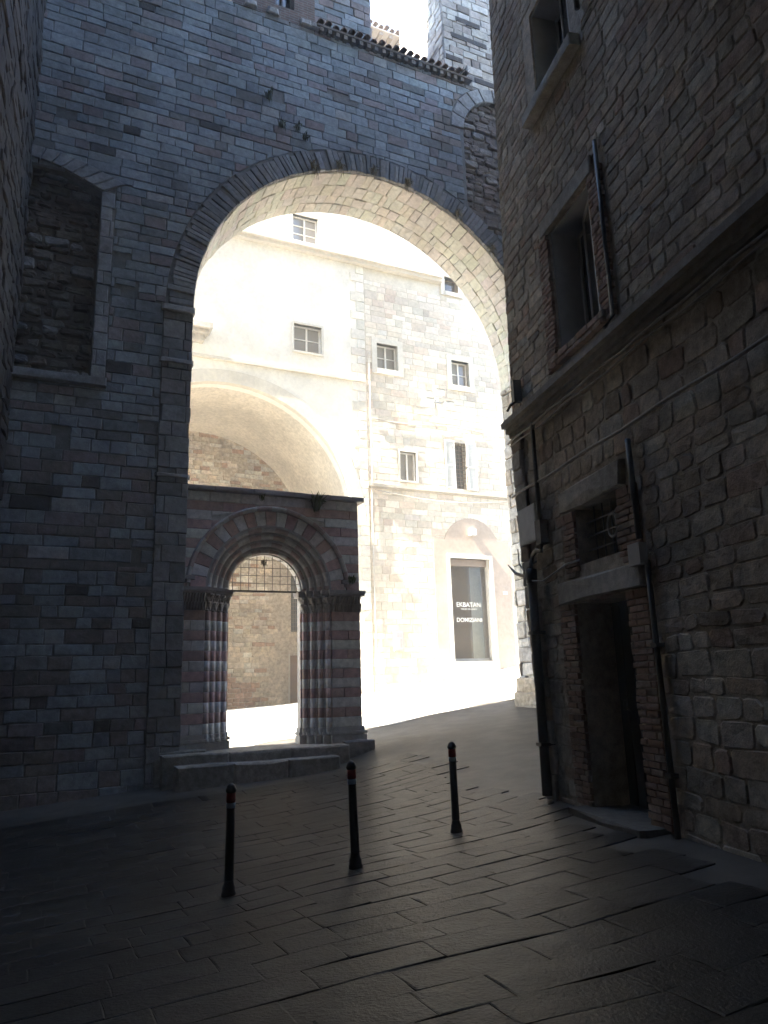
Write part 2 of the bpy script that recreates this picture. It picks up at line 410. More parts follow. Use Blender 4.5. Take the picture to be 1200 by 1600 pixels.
# ------------------------------------------------------------------ arch wall
ASH = [(10, (.305, .335, .35)), (5, (.26, .285, .297)), (2.6, (.29, .25, .245)), (.9, (.26, .212, .205)), (1.4, (.20, .197, .19)), (.3, (.09, .085, .08)), (1.2, (.37, .37, .365))]
UL, UR, ZB, ZT = -9.0, 13.0, -0.8, 17.7
NI = (-5.25, -3.82, 7.6, 11.75)                    # blocked window: u0, u1, z0, springing of its flat arch
nic = [(NI[0], NI[2]), (NI[1], NI[2]), (NI[1], NI[3])] + [(NI[1] + (NI[0] - NI[1]) * i / 8, NI[3] + 0.42 * math.sin(math.pi / 2 * i / 8)) for i in range(1, 9)]
PA = (5.15, 7.6, 13.7, 16.2)                       # blocked archway at upper right
pan = [(PA[0], PA[2] + .2), (PA[0] + .5, PA[2] - .35), (PA[1], PA[2] - 1.2), (PA[1], PA[3])] + arc((PA[0] + PA[1]) / 2, PA[3], (PA[1] - PA[0]) / 2, 0, math.pi, 12)
outer = [(UL, ZB), (AC - AR, ZB)] + arc(AC, AZ, AR, math.pi, 0, 40) + [(AC + AR, ZB), (UR, ZB), (UR, ZT), (UL, ZT)]
core = MB().slab(W, outer, [nic, pan], 0, -AT, (.20, .195, .185))
core.box(W, NI[0] - .1, NI[1] + .1, NI[2] - .1, NI[3] + .7, -.45, -.32, (.12, .10, .085))
core.slab(W, pan, [], -.16, -.45, (.17, .14, .115))
archw = core.build('arch_wall', M_ASH, origin=W.pt(0, 0)); tag(archw, 'tall grey and pink ashlar wall pierced by the great round arch', 'wall')
MB().slab(W, outer, [], -AT - .003, -AT - .03, (.66, .61, .52)).build('bounce_face', M_PLAS, archw)  # pale unseen face added to bounce light onto the houses
rng = random.Random(11)
vis_w = lambda c, p: p[0] < 770 + p[1] * 0.078
holes = [(-3.24, -3.0, 9.52, 9.72), (-2.86, -2.58, 6.62, 6.86), (-4.35, -4.1, 6.2, 6.5), (-3.55, -3.3, 10.1, 10.45), (-0.25, .1, 15.25, 15.6), (1.4, 1.75, 15.9, 16.1), (-2.9, -2.72, 3.9, 4.3), (-4.8, -4.4, 13.25, 13.5)]
polys = courses(rng, -5.6, 8.6, -0.5, ZT, (.17, .28), (.24, .68), rects=[(-2.5, 7.2, -3, AZ), (NI[0] - .05, NI[1] + .28, NI[2] - .2, NI[3] + .3), (PA[0] - .1, PA[1] + .1, 13.2, PA[3])] + holes,
                circles=[(AC, AZ, AR + .56, AZ - .2), ((PA[0] + PA[1]) / 2, PA[3], (PA[1] - PA[0]) / 2 + .42, PA[3])], jit=.012, gap=.016)
items = []
for p in polys:
    cz = sum(q[1] for q in p) / len(p); cu = sum(q[0] for q in p) / len(p)
    c = pick(rng, ASH)
    if cu > 4.2 and cz > 15.2 and rng.random() < .6: c = pick(rng, [(1, (.22, .19, .165)), (1, (.28, .235, .2))])
    if cz < 6 and rng.random() < .3: c = pick(rng, [(1, (.25, .22, .2))])
    items.append((stone_geo(rng, W, p, -.05, rng.uniform(.024, .036), .010, .005, tilt=.008), c))
lay(rng, items, archw, M_ASH, vis=vis_w)
# the pier below the springing, a little proud, in bigger blocks
items = []
for p in courses(rng, -2.5, -1.885, -.3, 9.3, (.24, .42), (.3, .62), jit=.007, gap=.012):
    items.append((stone_geo(rng, W, p, -.05, rng.uniform(.055, .07), .012, .006), pick(rng, [(3, (.32, .318, .31)), (1, (.29, .26, .25)), (1, (.26, .25, .24))])))
for zz, hh, dd in ((9.3, .14, .13), (8.15, .10, .10), (5.72, .08, .085)):
    items.append((stone_geo(rng, W, [(-2.54, zz), (-1.86, zz), (-1.86, zz + hh), (-2.54, zz + hh)], -.05, dd, .03, .01), (.40, .38, .35)))
lay(rng, items, archw, M_ASH, name='pier_stone', vis=vis_w)
# sunlit side of the far pier
SR = W.side(AC + AR, 0, -1)
items = []
for p in courses(rng, 0.0, AT, .6, AZ, (.25, .42), (.35, .8), jit=.02, gap=.014):
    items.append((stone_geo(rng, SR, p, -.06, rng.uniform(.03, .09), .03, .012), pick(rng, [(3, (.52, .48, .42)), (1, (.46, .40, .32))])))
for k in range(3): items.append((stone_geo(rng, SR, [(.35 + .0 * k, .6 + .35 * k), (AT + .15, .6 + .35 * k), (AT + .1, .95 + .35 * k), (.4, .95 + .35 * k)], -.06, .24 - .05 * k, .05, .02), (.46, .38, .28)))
lay(rng, items, archw, M_RUB, name='reveal_stone', rest='reveal_stone_facing')
# voussoirs: thin upright stones
items = []; t = math.pi
while t > 0.02:
    dt = rng.uniform(.085, .17) / 4.7; t1 = max(0.0, t - dt); g2 = .0016
    r0, r1 = AR - .01, AR + .5 + rng.uniform(-.05, .05)
    P = [(AC + r * math.cos(q), AZ + r * math.sin(q)) for r, q in ((r0, t - g2), (r1, t - g2), (r1, t1 + g2), (r0, t1 + g2))]
    items.append((stone_geo(rng, W, P, -.05, rng.uniform(.05, .09), .012, .008), pick(rng, [(3, (.29, .285, .28)), (2, (.24, .235, .23)), (1, (.33, .32, .31))])))
    t = t1
lay(rng, items, archw, M_ASH, name='voussoir', vis=vis_w)
V = Vault(W, AC, AZ, AR, 0.0); items = []
for p in courses(rng, 0, math.pi * AR, .02, AT - .02, (.25, .5), (.14, .34), jit=.012, gap=.006):
    items.append((stone_geo(rng, V, p, -.05, rng.uniform(.02, .042), .014, .008), tuple(q * rng.uniform(.96, 1.04) for q in (.68, .64, .56))))
lay(rng, items, archw, M_SOFF, name='vault_stone', rest='vault_stone_facing', vis=vis_w)
# blocked window: jamb stones, flat arch, sill, rubble infill
items = []
for p in courses(rng, NI[1], NI[1] + .27, NI[2], NI[3], (.26, .42), (.27, .5), jit=.006): items.append((stone_geo(rng, W, p, -.3, .055, .012), pick(rng, [(1, (.31, .31, .305))])))
items.append((stone_geo(rng, W, [(-5.5, NI[2] - .17), (NI[1] + .3, NI[2] - .17), (NI[1] + .3, NI[2]), (-5.5, NI[2])], -.3, .14, .02), (.30, .30, .295)))
for i in range(7):
    q0, q1 = i / 7, (i + 1) / 7 - .015
    f0 = lambda q, e: (NI[1] + .02 + (NI[0] - NI[1]) * q + e * .45 * math.cos(1.2 * q + .35), NI[3] + .42 * math.sin(math.pi / 2 * q) + e * .27)
    items.append((stone_geo(rng, W, [f0(q0, 0), f0(q0, 1), f0(q1, 1), f0(q1, 0)], -.3, .07, .012), (.29, .285, .28)))
lay(rng, items, archw, M_ASH, name='window_stone')
items = []
for p in courses(rng, NI[0], NI[1], NI[2], NI[3] + .4, (.12, .26), (.22, .55), jit=.03, gap=.03, cut=.04):
    items.append((stone_geo(rng, W, p, -.4, rng.uniform(-.31, -.22), .035, .02), pick(rng, [(3, (.17, .145, .12)), (1, (.26, .255, .25)), (2, (.13, .10, .08))])))
lay(rng, items, archw, M_RUB, name='infill_stone', rest='infill_stone_facing')
items = []
for p in courses(rng, PA[0], PA[1], 12.6, PA[3] + 1.2, (.12, .24), (.2, .5), jit=.03, gap=.025, cut=.04, inside=[((PA[0] + PA[1]) / 2, PA[3], (PA[1] - PA[0]) / 2)], circles=[(AC, AZ, AR + .5, 0)]):
    items.append((stone_geo(rng, W, p, -.3, rng.uniform(-.15, -.05), .03, .02), pick(rng, [(3, (.25, .20, .165)), (1, (.34, .30, .26)), (2, (.20, .15, .12))])))
pc, pr = (PA[0] + PA[1]) / 2, (PA[1] - PA[0]) / 2
for i in range(11):
    t0, t1 = math.pi * (1 - i / 11) - .01, math.pi * (1 - (i + 1) / 11) + .01
    items.append((stone_geo(rng, W, [(pc + r * math.cos(q), PA[3] + r * math.sin(q)) for r, q in ((pr, t0), (pr + .4, t0), (pr + .4, t1), (pr, t1))], -.2, .05, .015), (.38, .36, .34)))
lay(rng, items, archw, M_RUB, name='infill_stone', rest='infill_stone_facing', vis=vis_w)
# corbels and clay tiles along the top edge
for i in range(20):
    u = 1.0 + i * .215
    MB().box(W, u, u + .1, ZT - .05, ZT + .07, -.3, .15, (.22, .19, .165)).build('corbel', M_RUB, archw)
MB().box(W, .92, 5.45, ZT + .07, ZT + .13, -1.2, .17, (.20, .17, .15)).build('eaves_board', M_RUB, archw)
def tile_row(fr, u0, u1, z, d0, d1, rise, parent, step=.21, r=.085, seed=1, col=((.20, .12, .085), (.15, .10, .08), (.24, .16, .11))):
    rg = random.Random(seed); u = u0
    while u < u1:
        dz = rg.uniform(-.015, .02); dd = rg.uniform(-.03, .04); n = 6; v = []; f = []
        for (dq, zz, rr) in ((d0 + dd, z + dz, r), (d1 + dd, z + dz + rise, r * .8)):
            for k in range(n + 1):
                t = math.pi * k / n; v.append(fr.pt(u + rr * math.cos(t), zz + rr * math.sin(t), dq))
            for k in range(n + 1):
                t = math.pi * k / n; v.append(fr.pt(u + (rr - .02) * math.cos(t), zz + (rr - .02) * math.sin(t), dq))
        m = n + 1
        for k in range(n):
            f += [(k, k + 1, 2 * m + k + 1, 2 * m + k), (m + k, 3 * m + k, 3 * m + k + 1, m + k + 1), (k, m + k, m + k + 1, k + 1), (2 * m + k, 2 * m + k + 1, 3 * m + k + 1, 3 * m + k)]
        f += [(0, 2 * m, 3 * m, m), (n, m + n, 3 * m + n, 2 * m + n)]
        MB().add(v, f, rg.choice(col)).build('roof_tile', M_TILE, parent); u += step
tile_row(W, 1.0, 5.4, ZT + .14, .24, -.35, .16, archw, seed=3)
tile_row(W, 1.0, 5.4, ZT + .27, -.2, -.8, .2, archw, seed=4)

# ------------------------------------------------------------------ masses over the arch wall
o = MB().slab(W, rect(-1.2, .9, ZT + .0, 20.9), [rect(-.12, .36, 18.1, 19.2)], .03, -4, (.2, .2, .2)); 
bb_o = o.build('brick_block', M_FARBRK, origin=W.pt(0, ZT)); tag(bb_o, 'dark brown brick block with a small window above the arch wall', 'building')
wdw = MB().box(W, -.12, .36, 18.1, 18.16, -.3, -.12, (.1, .08, .06)).box(W, .1, .14, 18.16, 19.2, -.3, -.25, (.1, .08, .06)).build('window', M_WOOD, bb_o)
MB().box(W, -.12, .36, 18.16, 19.2, -.36, -.34).build('pane', M_PANE, wdw)
items = []; rng = random.Random(21)
for u in (-.9, -.35, .5, .75): items.append((stone_geo(rng, W, [(u, ZT + .02), (u + .3, ZT + .02), (u + .28, ZT + .2), (u + .02, ZT + .2)], -.02, .12, .04, .01), (.42, .40, .38)))
lay(rng, items, bb_o, M_RUB)
def tower(u0, u1, d, z0, z1, seed, table, label, depth=3.0, windows=()):
    fr = Frame((0, 0), WALL_ANG); fr.p = W.pt(0, 0, d)
    t = MB().slab(fr, rect(u0, u1, z0, z1), list(windows), 0, -depth, (.3, .28, .26)).build('stone_tower', M_ASH, origin=fr.pt((u0 + u1) / 2, z0))
    tag(t, label, 'tower'); rg = random.Random(seed); its = []
    for p in courses(rg, u0, u1, z0, min(z1, z0 + 9), (.18, .28), (.28, .6), jit=.012, gap=.016):
        its.append((stone_geo(rg, fr, p, -.05, rg.uniform(.02, .05), .012), pick(rg, table)))
    lf = fr.side(u0, 0, -1)
    for p in courses(rg, 0, depth, z0, min(z1, z0 + 9), (.18, .28), (.28, .6), jit=.012, gap=.016):
        its.append((stone_geo(rg, lf, p, -.05, rg.uniform(.02, .05), .012), pick(rg, table)))
    rf = fr.side(u1, 0, 1)
    for p in courses(rg, 0, depth, z0, min(z1, z0 + 9), (.18, .28), (.28, .6), jit=.012, gap=.016):
        its.append((stone_geo(rg, rf, p, -.05, rg.uniform(.02, .05), .012), pick(rg, table)))
    lay(rg, its, t, M_ASH, vis=lambda c, p: p[0] < 775 and p[1] < 125)
    return t, fr
tower(.95, 2.62, -.35, ZT, 20.8, 31, ASH, 'bluish grey stone tower block beside the open sky', depth=2.4)
t2, f2 = tower(5.3, 8.2, -1.0, ZT, 26, 32, [(3, (.44, .41, .37)), (1, (.36, .32, .28)), (.4, (.2, .17, .15))], 'sunlit stone tower rising at the right end of the arch wall', depth=2.7)
for (u0, u1, z) in ((5.75, 6.6, 21.0), (5.55, 6.8, 20.35), (5.35, 5.9, 19.5), (6.3, 7.2, 19.0)):
    MB().box(f2, u0, u1, z, z + .16, -.02, .06, (.06, .05, .045)).build('putlog_slot', M_RUB, t2)

# ------------------------------------------------------------------ striped portal
PD = -.12
PO = Frame((0, 0), WALL_ANG); PO.p = W.pt(0, 0, PD)
PC, PS = -.135, 3.58                              # centre line and springing of its arch
PU0, PU1, PZ0, PZ1 = -1.93, 1.84, .5, 5.55
HW = [1.315, 1.18, 1.045, .91, .772]; DD = [0, -.1, -.2, -.3, -.41, -.62]
WHITE = (.76, .74, .71); PINK = (.56, .385, .355)
core = MB()
for k in range(5):
    hw = HW[k]
    loop = [(PU0 + .01, PZ0), (PC - hw, PZ0)] + arc(PC, PS, hw, math.pi, 0, 24) + [(PC + hw, PZ0), (PU1 - .01, PZ0), (PU1 - .01, PZ1), (PU0 + .01, PZ1)]
    core.slab(PO, loop, [], DD[k] - (.0 if k else .03), DD[k + 1], (.62, .585, .55))
portal = core.build('striped_portal', M_PORT, origin=PO.pt(PC, PZ0)); tag(portal, 'small round arched portal in pink and white striped stone under the great arch', 'portal')
rng = random.Random(41); z = .78; k = 0; H = .1958
def band(k): return PINK if k % 2 else WHITE
def vary(c, s=.14):
    q = rng.uniform(1 - s, 1 + s); return (c[0] * q, c[1] * q * rng.uniform(.96, 1.04), c[2] * q * rng.uniform(.95, 1.05))
items = []; drums = [(z + i * H, i) for i in range(12)]
for z0_, k in drums:                              # front of the jambs
    for (u0, u1) in ((PU0, PC - HW[0]), (PC + HW[0], PU1)):
        cut = [u0, u1] if (k + (u0 > 0)) % 2 else [u0, u0 + (u1 - u0) * rng.uniform(.35, .65), u1]
        for a_, b_ in zip(cut, cut[1:]):
            p = [(a_ + .004, z0_ + .004), (b_ - .004, z0_ + .004), (b_ - .004, z0_ + H - .004), (a_ + .004, z0_ + H - .004)]
            items.append((stone_geo(rng, PO, p, -.1, .0 + rng.uniform(-.004, .008), .007, .003), vary(band(k))))
zc = PS; k = 0
while zc < PZ1 - .02:                             # spandrel courses above the capitals
    h = min(H, PZ1 - zc)
    u = PU0
    while u < PU1 - .05:
        w = min(rng.uniform(.5, .95), PU1 - u)
        if PU1 - u - w < .2: w = PU1 - u
        p = [(u + .004, zc + .004), (u + w - .004, zc + .004), (u + w - .004, zc + h - .004), (u + .004, zc + h - .004)]
        cu, cz = u + w / 2, zc + h / 2; l = math.hypot(cu - PC, cz - PS); nu, nz = (cu - PC) / l, (cz - PS) / l
        # trim to the hood moulding, exactly along its curve in short chords
        for t in np.linspace(0, math.pi, 19):
            nu, nz = math.cos(t), math.sin(t); pu, pz = PC + 1.66 * nu, PS + 1.66 * nz
            if abs(pu - cu) < w / 2 + .15 and abs(pz - cz) < h / 2 + .12: p = clip(p, nu, nz, nu * pu + nz * pz) if len(p) > 2 else p
        if len(p) > 2 and area(p) > .006:
            cu = sum(q[0] for q in p) / len(p); cz = sum(q[1] for q in p) / len(p)
            if math.hypot(cu - PC, cz - PS) > 1.6: items.append((stone_geo(rng, PO, p, -.1, rng.uniform(-.004, .008), .007, .003), vary(band(k + 1))))
        u += w
    zc += h; k += 1
NV = 21
for i in range(NV):                               # striped voussoirs
    t0, t1 = math.pi * (1 - i / NV) - .003, math.pi * (1 - (i + 1) / NV) + .003
    p = [(PC + r * math.cos(q), PS + r * math.sin(q)) for r, q in ((1.32, t0), (1.635, t0), (1.635, t1), (1.32, t1))]
    items.append((stone_geo(rng, PO, p, -.1, .012, .008, .003), vary(band(i + 1))))
lay(rng, items, portal, M_PORT)
# hood moulding, round mouldings over the colonnettes
cb = lambda i: tuple(q * (.95 if (i // 2) % 2 else 1.0) for q in ((.52, .40, .37) if (i // 3) % 2 else (.62, .60, .57)))
MB().sweep(PO, PC, PS, [(1.625, -.02), (1.63, .05), (1.665, .085), (1.70, .095), (1.725, .07), (1.73, -.02)], math.pi * .985, math.pi * .015, 48, cb).build('hood_moulding', M_PORT, portal)
for s_ in (-1, 1): MB().box(PO, PC + s_ * 1.68 - .13, PC + s_ * 1.68 + .13, PS + .14, PS + .22, -.02, .10, (.40, .37, .35)).build('hood_stop', M_PORT, portal)
for k in range(4):
    r = (HW[k] + HW[k + 1]) / 2 + .012; d = DD[k + 1] + .035
    prof = [(r + .062 * math.cos(q), d + .062 * math.sin(q)) for q in [2 * math.pi * j / 10 for j in range(10)]]
    MB().sweep(PO, PC, PS, prof, math.pi, 0, 40, cb).build('roll_moulding', M_PORT, portal, smooth=True)
    prof = [(HW[k] - .03, DD[k] - .03), (HW[k] - .03, DD[k] + .012), (HW[k] + .012, DD[k] + .012), (HW[k] + .012, DD[k] - .03)]
    MB().sweep(PO, PC, PS, prof, math.pi, 0, 40, lambda i: (.46, .43, .41)).build('fillet', M_PORT, portal)
# colonnettes of striped drums, bases and leafy capitals
CZ0, CZ1 = 3.13, 3.46
for s_ in (-1, 1):
    for k in range(4):
        u = PC + s_ * ((HW[k] + HW[k + 1]) / 2 + .012); q = PO.pt(u, 0, DD[k + 1] + .035)
        cl = MB().lathe(q.x, q.y, [(.080, .62), (.086, .65), (.080, .68), (.066, .70), (.074, .73), (.068, .77), (.058, .78)], col=(.46, .44, .42), n=12).build('colonnette', M_PORT, portal, smooth=True)
        for z0_, j in drums:
            MB().lathe(q.x, q.y, [(.052, z0_), (.058, z0_ + .004), (.058, z0_ + H - .004), (.052, z0_ + H)], col=vary(band(j), .08), n=12).build('drum', M_PORT, cl, smooth=True)
        MB().lathe(q.x, q.y, [(.060, CZ0 - .02), (.072, CZ0), (.062, CZ0 + .02), (.070, CZ0 + .08), (.100, CZ0 + .15), (.082, CZ0 + .18), (.105, CZ0 + .25), (.14, CZ0 + .30), (.12, CZ0 + .33)], n=20, lobes=5, amp=.16, col=(.40, .36, .33)).build('capital', M_PORT, cl)
    # edge strips between the colonnettes carry stripes too
    for k in range(1, 5):
        for z0_, j in drums:
            if k < 5:
                ue = PC + s_ * HW[k]
                MB().box(PO, min(ue, ue + s_ * .03) - (.006 if s_ > 0 else 0), max(ue, ue + s_ * .03) + (.006 if s_ < 0 else 0), z0_ + .002, z0_ + H - .002, DD[k] - .03, DD[k] + .006, vary(band(j), .08)).build('edge_stone', M_PORT, portal)
    # carved capital on the flat jamb, running abacus, plinth
    ua, ub_ = (PU0 - .02, PC - HW[0] + .01) if s_ < 0 else (PC + HW[0] - .01, PU1 + .03)
    m = MB(); n = 9
    for row, (za, zb_, da, db_) in enumerate(((CZ0, CZ0 + .17, .02, .09), (CZ0 + .15, CZ0 + .33, .05, .15))):
        for i in range(n - row):
            wv = (ub_ - ua) / n; x0 = ua + (i + .5 * row) * wv
            v = [PO.pt(x0 + .005, za, -.05), PO.pt(x0 + wv - .005, za, -.05), PO.pt(x0 + wv - .01, za, da - .01), PO.pt(x0 + wv / 2, za, da + .015), PO.pt(x0 + .01, za, da - .01),
                 PO.pt(x0 + wv * .9, zb_ - .03, db_ - .035), PO.pt(x0 + wv / 2, zb_, db_ + .02), PO.pt(x0 + wv * .1, zb_ - .03, db_ - .035), PO.pt(x0 + wv / 2, zb_ + .01, -.05)]
            m.add(v, [(0, 1, 2, 3, 4), (4, 3, 6, 7), (3, 2, 5, 6), (2, 1, 8, 5), (4, 7, 8, 0), (5, 8, 6), (7, 6, 8)], (.38, .345, .32))
    m.box(PO, ua + .02, ub_ - .02, CZ0, CZ0 + .33, -.06, .02, (.34, .31, .29)); m.build('carved_capital', M_PORT, portal)
    m = MB()
    for k in range(5):                            # stepped abacus over the whole jamb
        e = .07
        if s_ < 0: x0, x1 = (PU0 - .06 if k == 0 else PC - HW[k - 1]), PC - HW[k] + e
        else: x0, x1 = PC + HW[k] - e, (PU1 + .08 if k == 0 else PC + HW[k - 1])
        m.box(PO, x0, x1, CZ1, CZ1 + .05, DD[5] - .02, DD[k] + .10 - .004 * k, (.42, .38, .35)).box(PO, x0 - .01, x1 + .01, CZ1 + .05, CZ1 + .115 + .001 * k, DD[5] - .03, DD[k] + .13 - .004 * k, (.40, .36, .34))
    m.build('abacus', M_PORT, portal)
    m = MB()
    for k in range(5):
        if s_ < 0: x0, x1 = (PU0 - .05 if k == 0 else PC - HW[k - 1]), PC - HW[k] + .05
        else: x0, x1 = PC + HW[k] - .05, (PU1 + .06 if k == 0 else PC + HW[k - 1])
        m.box(PO, x0, x1, .44, .62, DD[5] - .02, DD[k] + .09 - .003 * k, (.47, .45, .42)).box(PO, x0 + .02, x1 - .02, .62, .78, DD[5], DD[k] + .03 - .003 * k, (.50, .48, .45))
        m.box(PO, x0 - .015, x1 + .015, .64, .69, DD[5], DD[k] + .075 - .003 * k, (.48, .46, .43))
    m.build('plinth', M_PORT, portal)
# capping slabs and steps
u = PU0 - .02; rng = random.Random(43)
while u < PU1 + .1:
    w = min(rng.uniform(.6, 1.0), PU1 + .13 - u)
    p = [(u + .003, PZ1), (u + w - .003, PZ1), (u + w - .003, PZ1 + .10), (u + .003, PZ1 + .10)]
    g_ = stone_geo(rng, PO, p, -.66, .09, .02, .006); MB().add(*g_, vary((.36, .32, .30))).build('capping_stone', M_PORT, portal); u += w
for (u0, u1, z0, z1, d0, d1, nm) in ((-2.25, 1.35, -.4, .47, -.7, .52, 3), (-2.05, 1.0, -.5, .30, .5, .86, 3), (1.35, 2.02, -.3, .50, -.72, .22, 1), (-2.35, -1.4, -.4, .52, -.2, .2, 1)):
    for i in range(nm):
        a_, b_ = u0 + (u1 - u0) * i / nm, u0 + (u1 - u0) * (i + 1) / nm
        p = [(a_ + .003, z0), (b_ - .003, z0), (b_ - .003, z1 + rng.uniform(-.006, .006)), (a_ + .003, z1 + rng.uniform(-.006, .006))]
        v, f = stone_geo(rng, PO, p, d0, d1 + rng.uniform(-.015, .015), .03, .01, sub=.25); MB().add(v, f, vary((.33, .31, .28))).build('step', M_RUB, portal)
# iron grille in the head of the arch
gm = MB(); gd = -.46
gm.tube([PO.pt(PC - .78, PS + .0, gd), PO.pt(PC + .78, PS + .0, gd)], .022, 8, (.05, .04, .035))
for i in range(9):
    u = -.68 + i * .17; gm.tube([PO.pt(PC + u, PS, gd), PO.pt(PC + u, PS + math.sqrt(.775 ** 2 - u * u), gd)], .0075, 6, (.06, .045, .04))
for i in range(1, 5):
    z = i * .165; h = math.sqrt(.775 ** 2 - z * z); gm.tube([PO.pt(PC - h, PS + z, gd + .012), PO.pt(PC + h, PS + z, gd + .012)], .0075, 6, (.06, .045, .04))
gm.build('grille', M_IRON, portal)

# ------------------------------------------------------------------ windows
def window(fr, parent, u0, u1, z0, z1, depth, cols, rows, fcol=(.75, .73, .68), fw=.055, sur=None, scol=(.66, .62, .54), sill=None, mat=M_WOOD, pane=M_PANE):
    m = MB(); d0, d1 = -depth - .05, -depth
    m.box(fr, u0, u1, z0, z0 + fw, d0, d1, fcol).box(fr, u0, u1, z1 - fw, z1, d0, d1, fcol).box(fr, u0, u0 + fw, z0 + fw, z1 - fw, d0, d1, fcol).box(fr, u1 - fw, u1, z0 + fw, z1 - fw, d0, d1, fcol)
    cw, rh = (u1 - u0 - 2 * fw) / cols, (z1 - z0 - 2 * fw) / rows
    for i in range(1, cols): m.box(fr, u0 + fw + i * cw - fw * .55, u0 + fw + i * cw + fw * .55, z0 + fw, z1 - fw, d0, d1 + .012, fcol)
    for j in range(1, rows): m.box(fr, u0 + fw, u1 - fw, z0 + fw + j * rh - fw * .25, z0 + fw + j * rh + fw * .25, d0 + .01, d1 + .004, fcol)
    w = m.build('window', mat, parent)
    for i in range(cols):
        for j in range(rows):
            MB().box(fr, u0 + fw + i * cw, u0 + fw + (i + 1) * cw, z0 + fw + j * rh, z0 + fw + (j + 1) * rh, d0 + .012, d0 + .02, (.1, .1, .1)).build('pane', pane, w)
    if sur:
        s = MB(); a_, e = sur, .045
        s.box(fr, u0 - a_, u0, z0 - a_, z1 + a_, -depth, e, scol).box(fr, u1, u1 + a_, z0 - a_, z1 + a_, -depth, e, scol).box(fr, u0, u1, z1, z1 + a_, -depth, e, scol).box(fr, u0, u1, z0 - a_, z0, -depth, e + .03, scol)
        s.build('surround', M_PLAS, w)
    if sill: MB().box(fr, u0 - .12, u1 + .12, z0 - sill, z0, -depth, .10, scol).build('sill', M_ASH, w)
    return w

# ------------------------------------------------------------------ stone house beyond the arch
ZC, ZE = 16.45, 26.1
DU0, DU1, DZ0, DZ1 = 3.0, 4.62, 2.25, 5.78        # shop door opening
W3, W4, W6, W7, W5 = (.45, 1.28, 12.45, 13.42), (3.5, 4.26, 12.28, 13.28), (1.22, 1.86, 8.42, 9.47), (3.42, 3.92, 8.31, 10.05), (3.38, 4.02, 16.08, 16.72)
hl = [rect(*q) for q in (W3, W4, W6, W7)] + [rect(DU0, DU1, DZ0, DZ1)]
sh = MB().slab(FP, rect(0, 12.5, 0, ZC - .6), hl, .004, -.6, (.60, .545, .465)).build('stone_house', M_FAC, origin=FP.pt(5, 1)); tag(sh, 'pale rubble stone house with a shop door seen through the great arch', 'building')
ush = MB().slab(FP, rect(0, 12.5, ZC - .6, ZE), [rect(*W5)], -.02, -.6, (.66, .61, .52)).build('upper_storey', M_PLAS, sh)
MB().box(FP, 0, 12.5, 0, ZE, -8, -1.6, (.3, .27, .24)).build('rear_block', M_PLAS, sh)
rng = random.Random(51)
FST = [(6, (.66, .60, .51)), (3, (.62, .55, .455)), (2, (.69, .64, .56)), (1.2, (.62, .52, .43)), (.6, (.56, .49, .41))]
pad = lambda q, a_: (q[0] - a_, q[1] + a_, q[2] - a_, q[3] + a_)
polys = courses(rng, .02, 7.6, 1.2, ZC - .62, (.17, .30), (.25, .66), jit=.014, gap=.018,
                rects=[pad(W3, .2), pad(W4, .2), pad(W6, .08), (3.02, 4.32, 8.2, 10.15), (2.35, 5.55, 0, 6.5), (-.1, 12, 8.1, 8.22)], circles=[((2.35 + 5.55) / 2, 5.9, 1.25, 6.4)])
items = [(stone_geo(rng, FP, p, -.05, rng.uniform(.013, .017), .006, .002, tilt=.0, bulge=.001), pick(rng, FST)) for p in polys]
lay(rng, items, sh, M_FAC, vis=beyond)
MB().slab(FP, [(2.38, 0), (5.5, 0), (5.5, 6.45)] + arc((2.38 + 5.5) / 2, 6.1, 1.15, .3, math.pi - .3, 10) + [(2.38, 6.45)], [rect(DU0, DU1, DZ0, DZ1)], .03, -.3, (.44, .36, .30)).build('door_panel', M_PLAS, sh)
MB().box(FP, -.05, 7.6, 8.1, 8.2, -.05, .11, (.52, .47, .40)).box(FP, -.05, 7.6, 8.04, 8.1, -.05, .06, (.48, .43, .37)).build('string_course', M_PLAS, sh)
cm_ = MB()
for (u0, u1) in ((-.005, 3.2), (4.2, 12.5)): cm_.box(FP, u0, u1, ZC - .12, ZC, -.1, .2, (.62, .57, .49)).box(FP, u0, u1, ZC, ZC + .1, -.1, .3, (.64, .59, .51))
cm_.build('cornice', M_PLAS, sh)
window(FP, sh, *W3, .16, 2, 2, sur=.2, pane=M_FARPANE); window(FP, sh, *W4, .16, 2, 2, sur=.2, pane=M_FARPANE); window(FP, sh, *W6, .1, 2, 1, fcol=(.82, .8, .76), sur=.06, pane=M_FARPANE)
w7 = window(FP, sh, *W7, .16, 1, 1, fcol=(.5, .45, .38), sur=.0, fw=.04)
gm = MB()
for i in range(1, 4): gm.tube([FP.pt(W7[0] + .125 * i, W7[2], -.05), FP.pt(W7[0] + .125 * i, W7[3], -.05)], .01, 5, (.12, .08, .05))
for i in range(1, 12): gm.tube([FP.pt(W7[0], W7[2] + .145 * i, -.04), FP.pt(W7[1], W7[2] + .145 * i, -.04)], .01, 5, (.12, .08, .05))
gm.build('window_grille', M_IRON, w7)
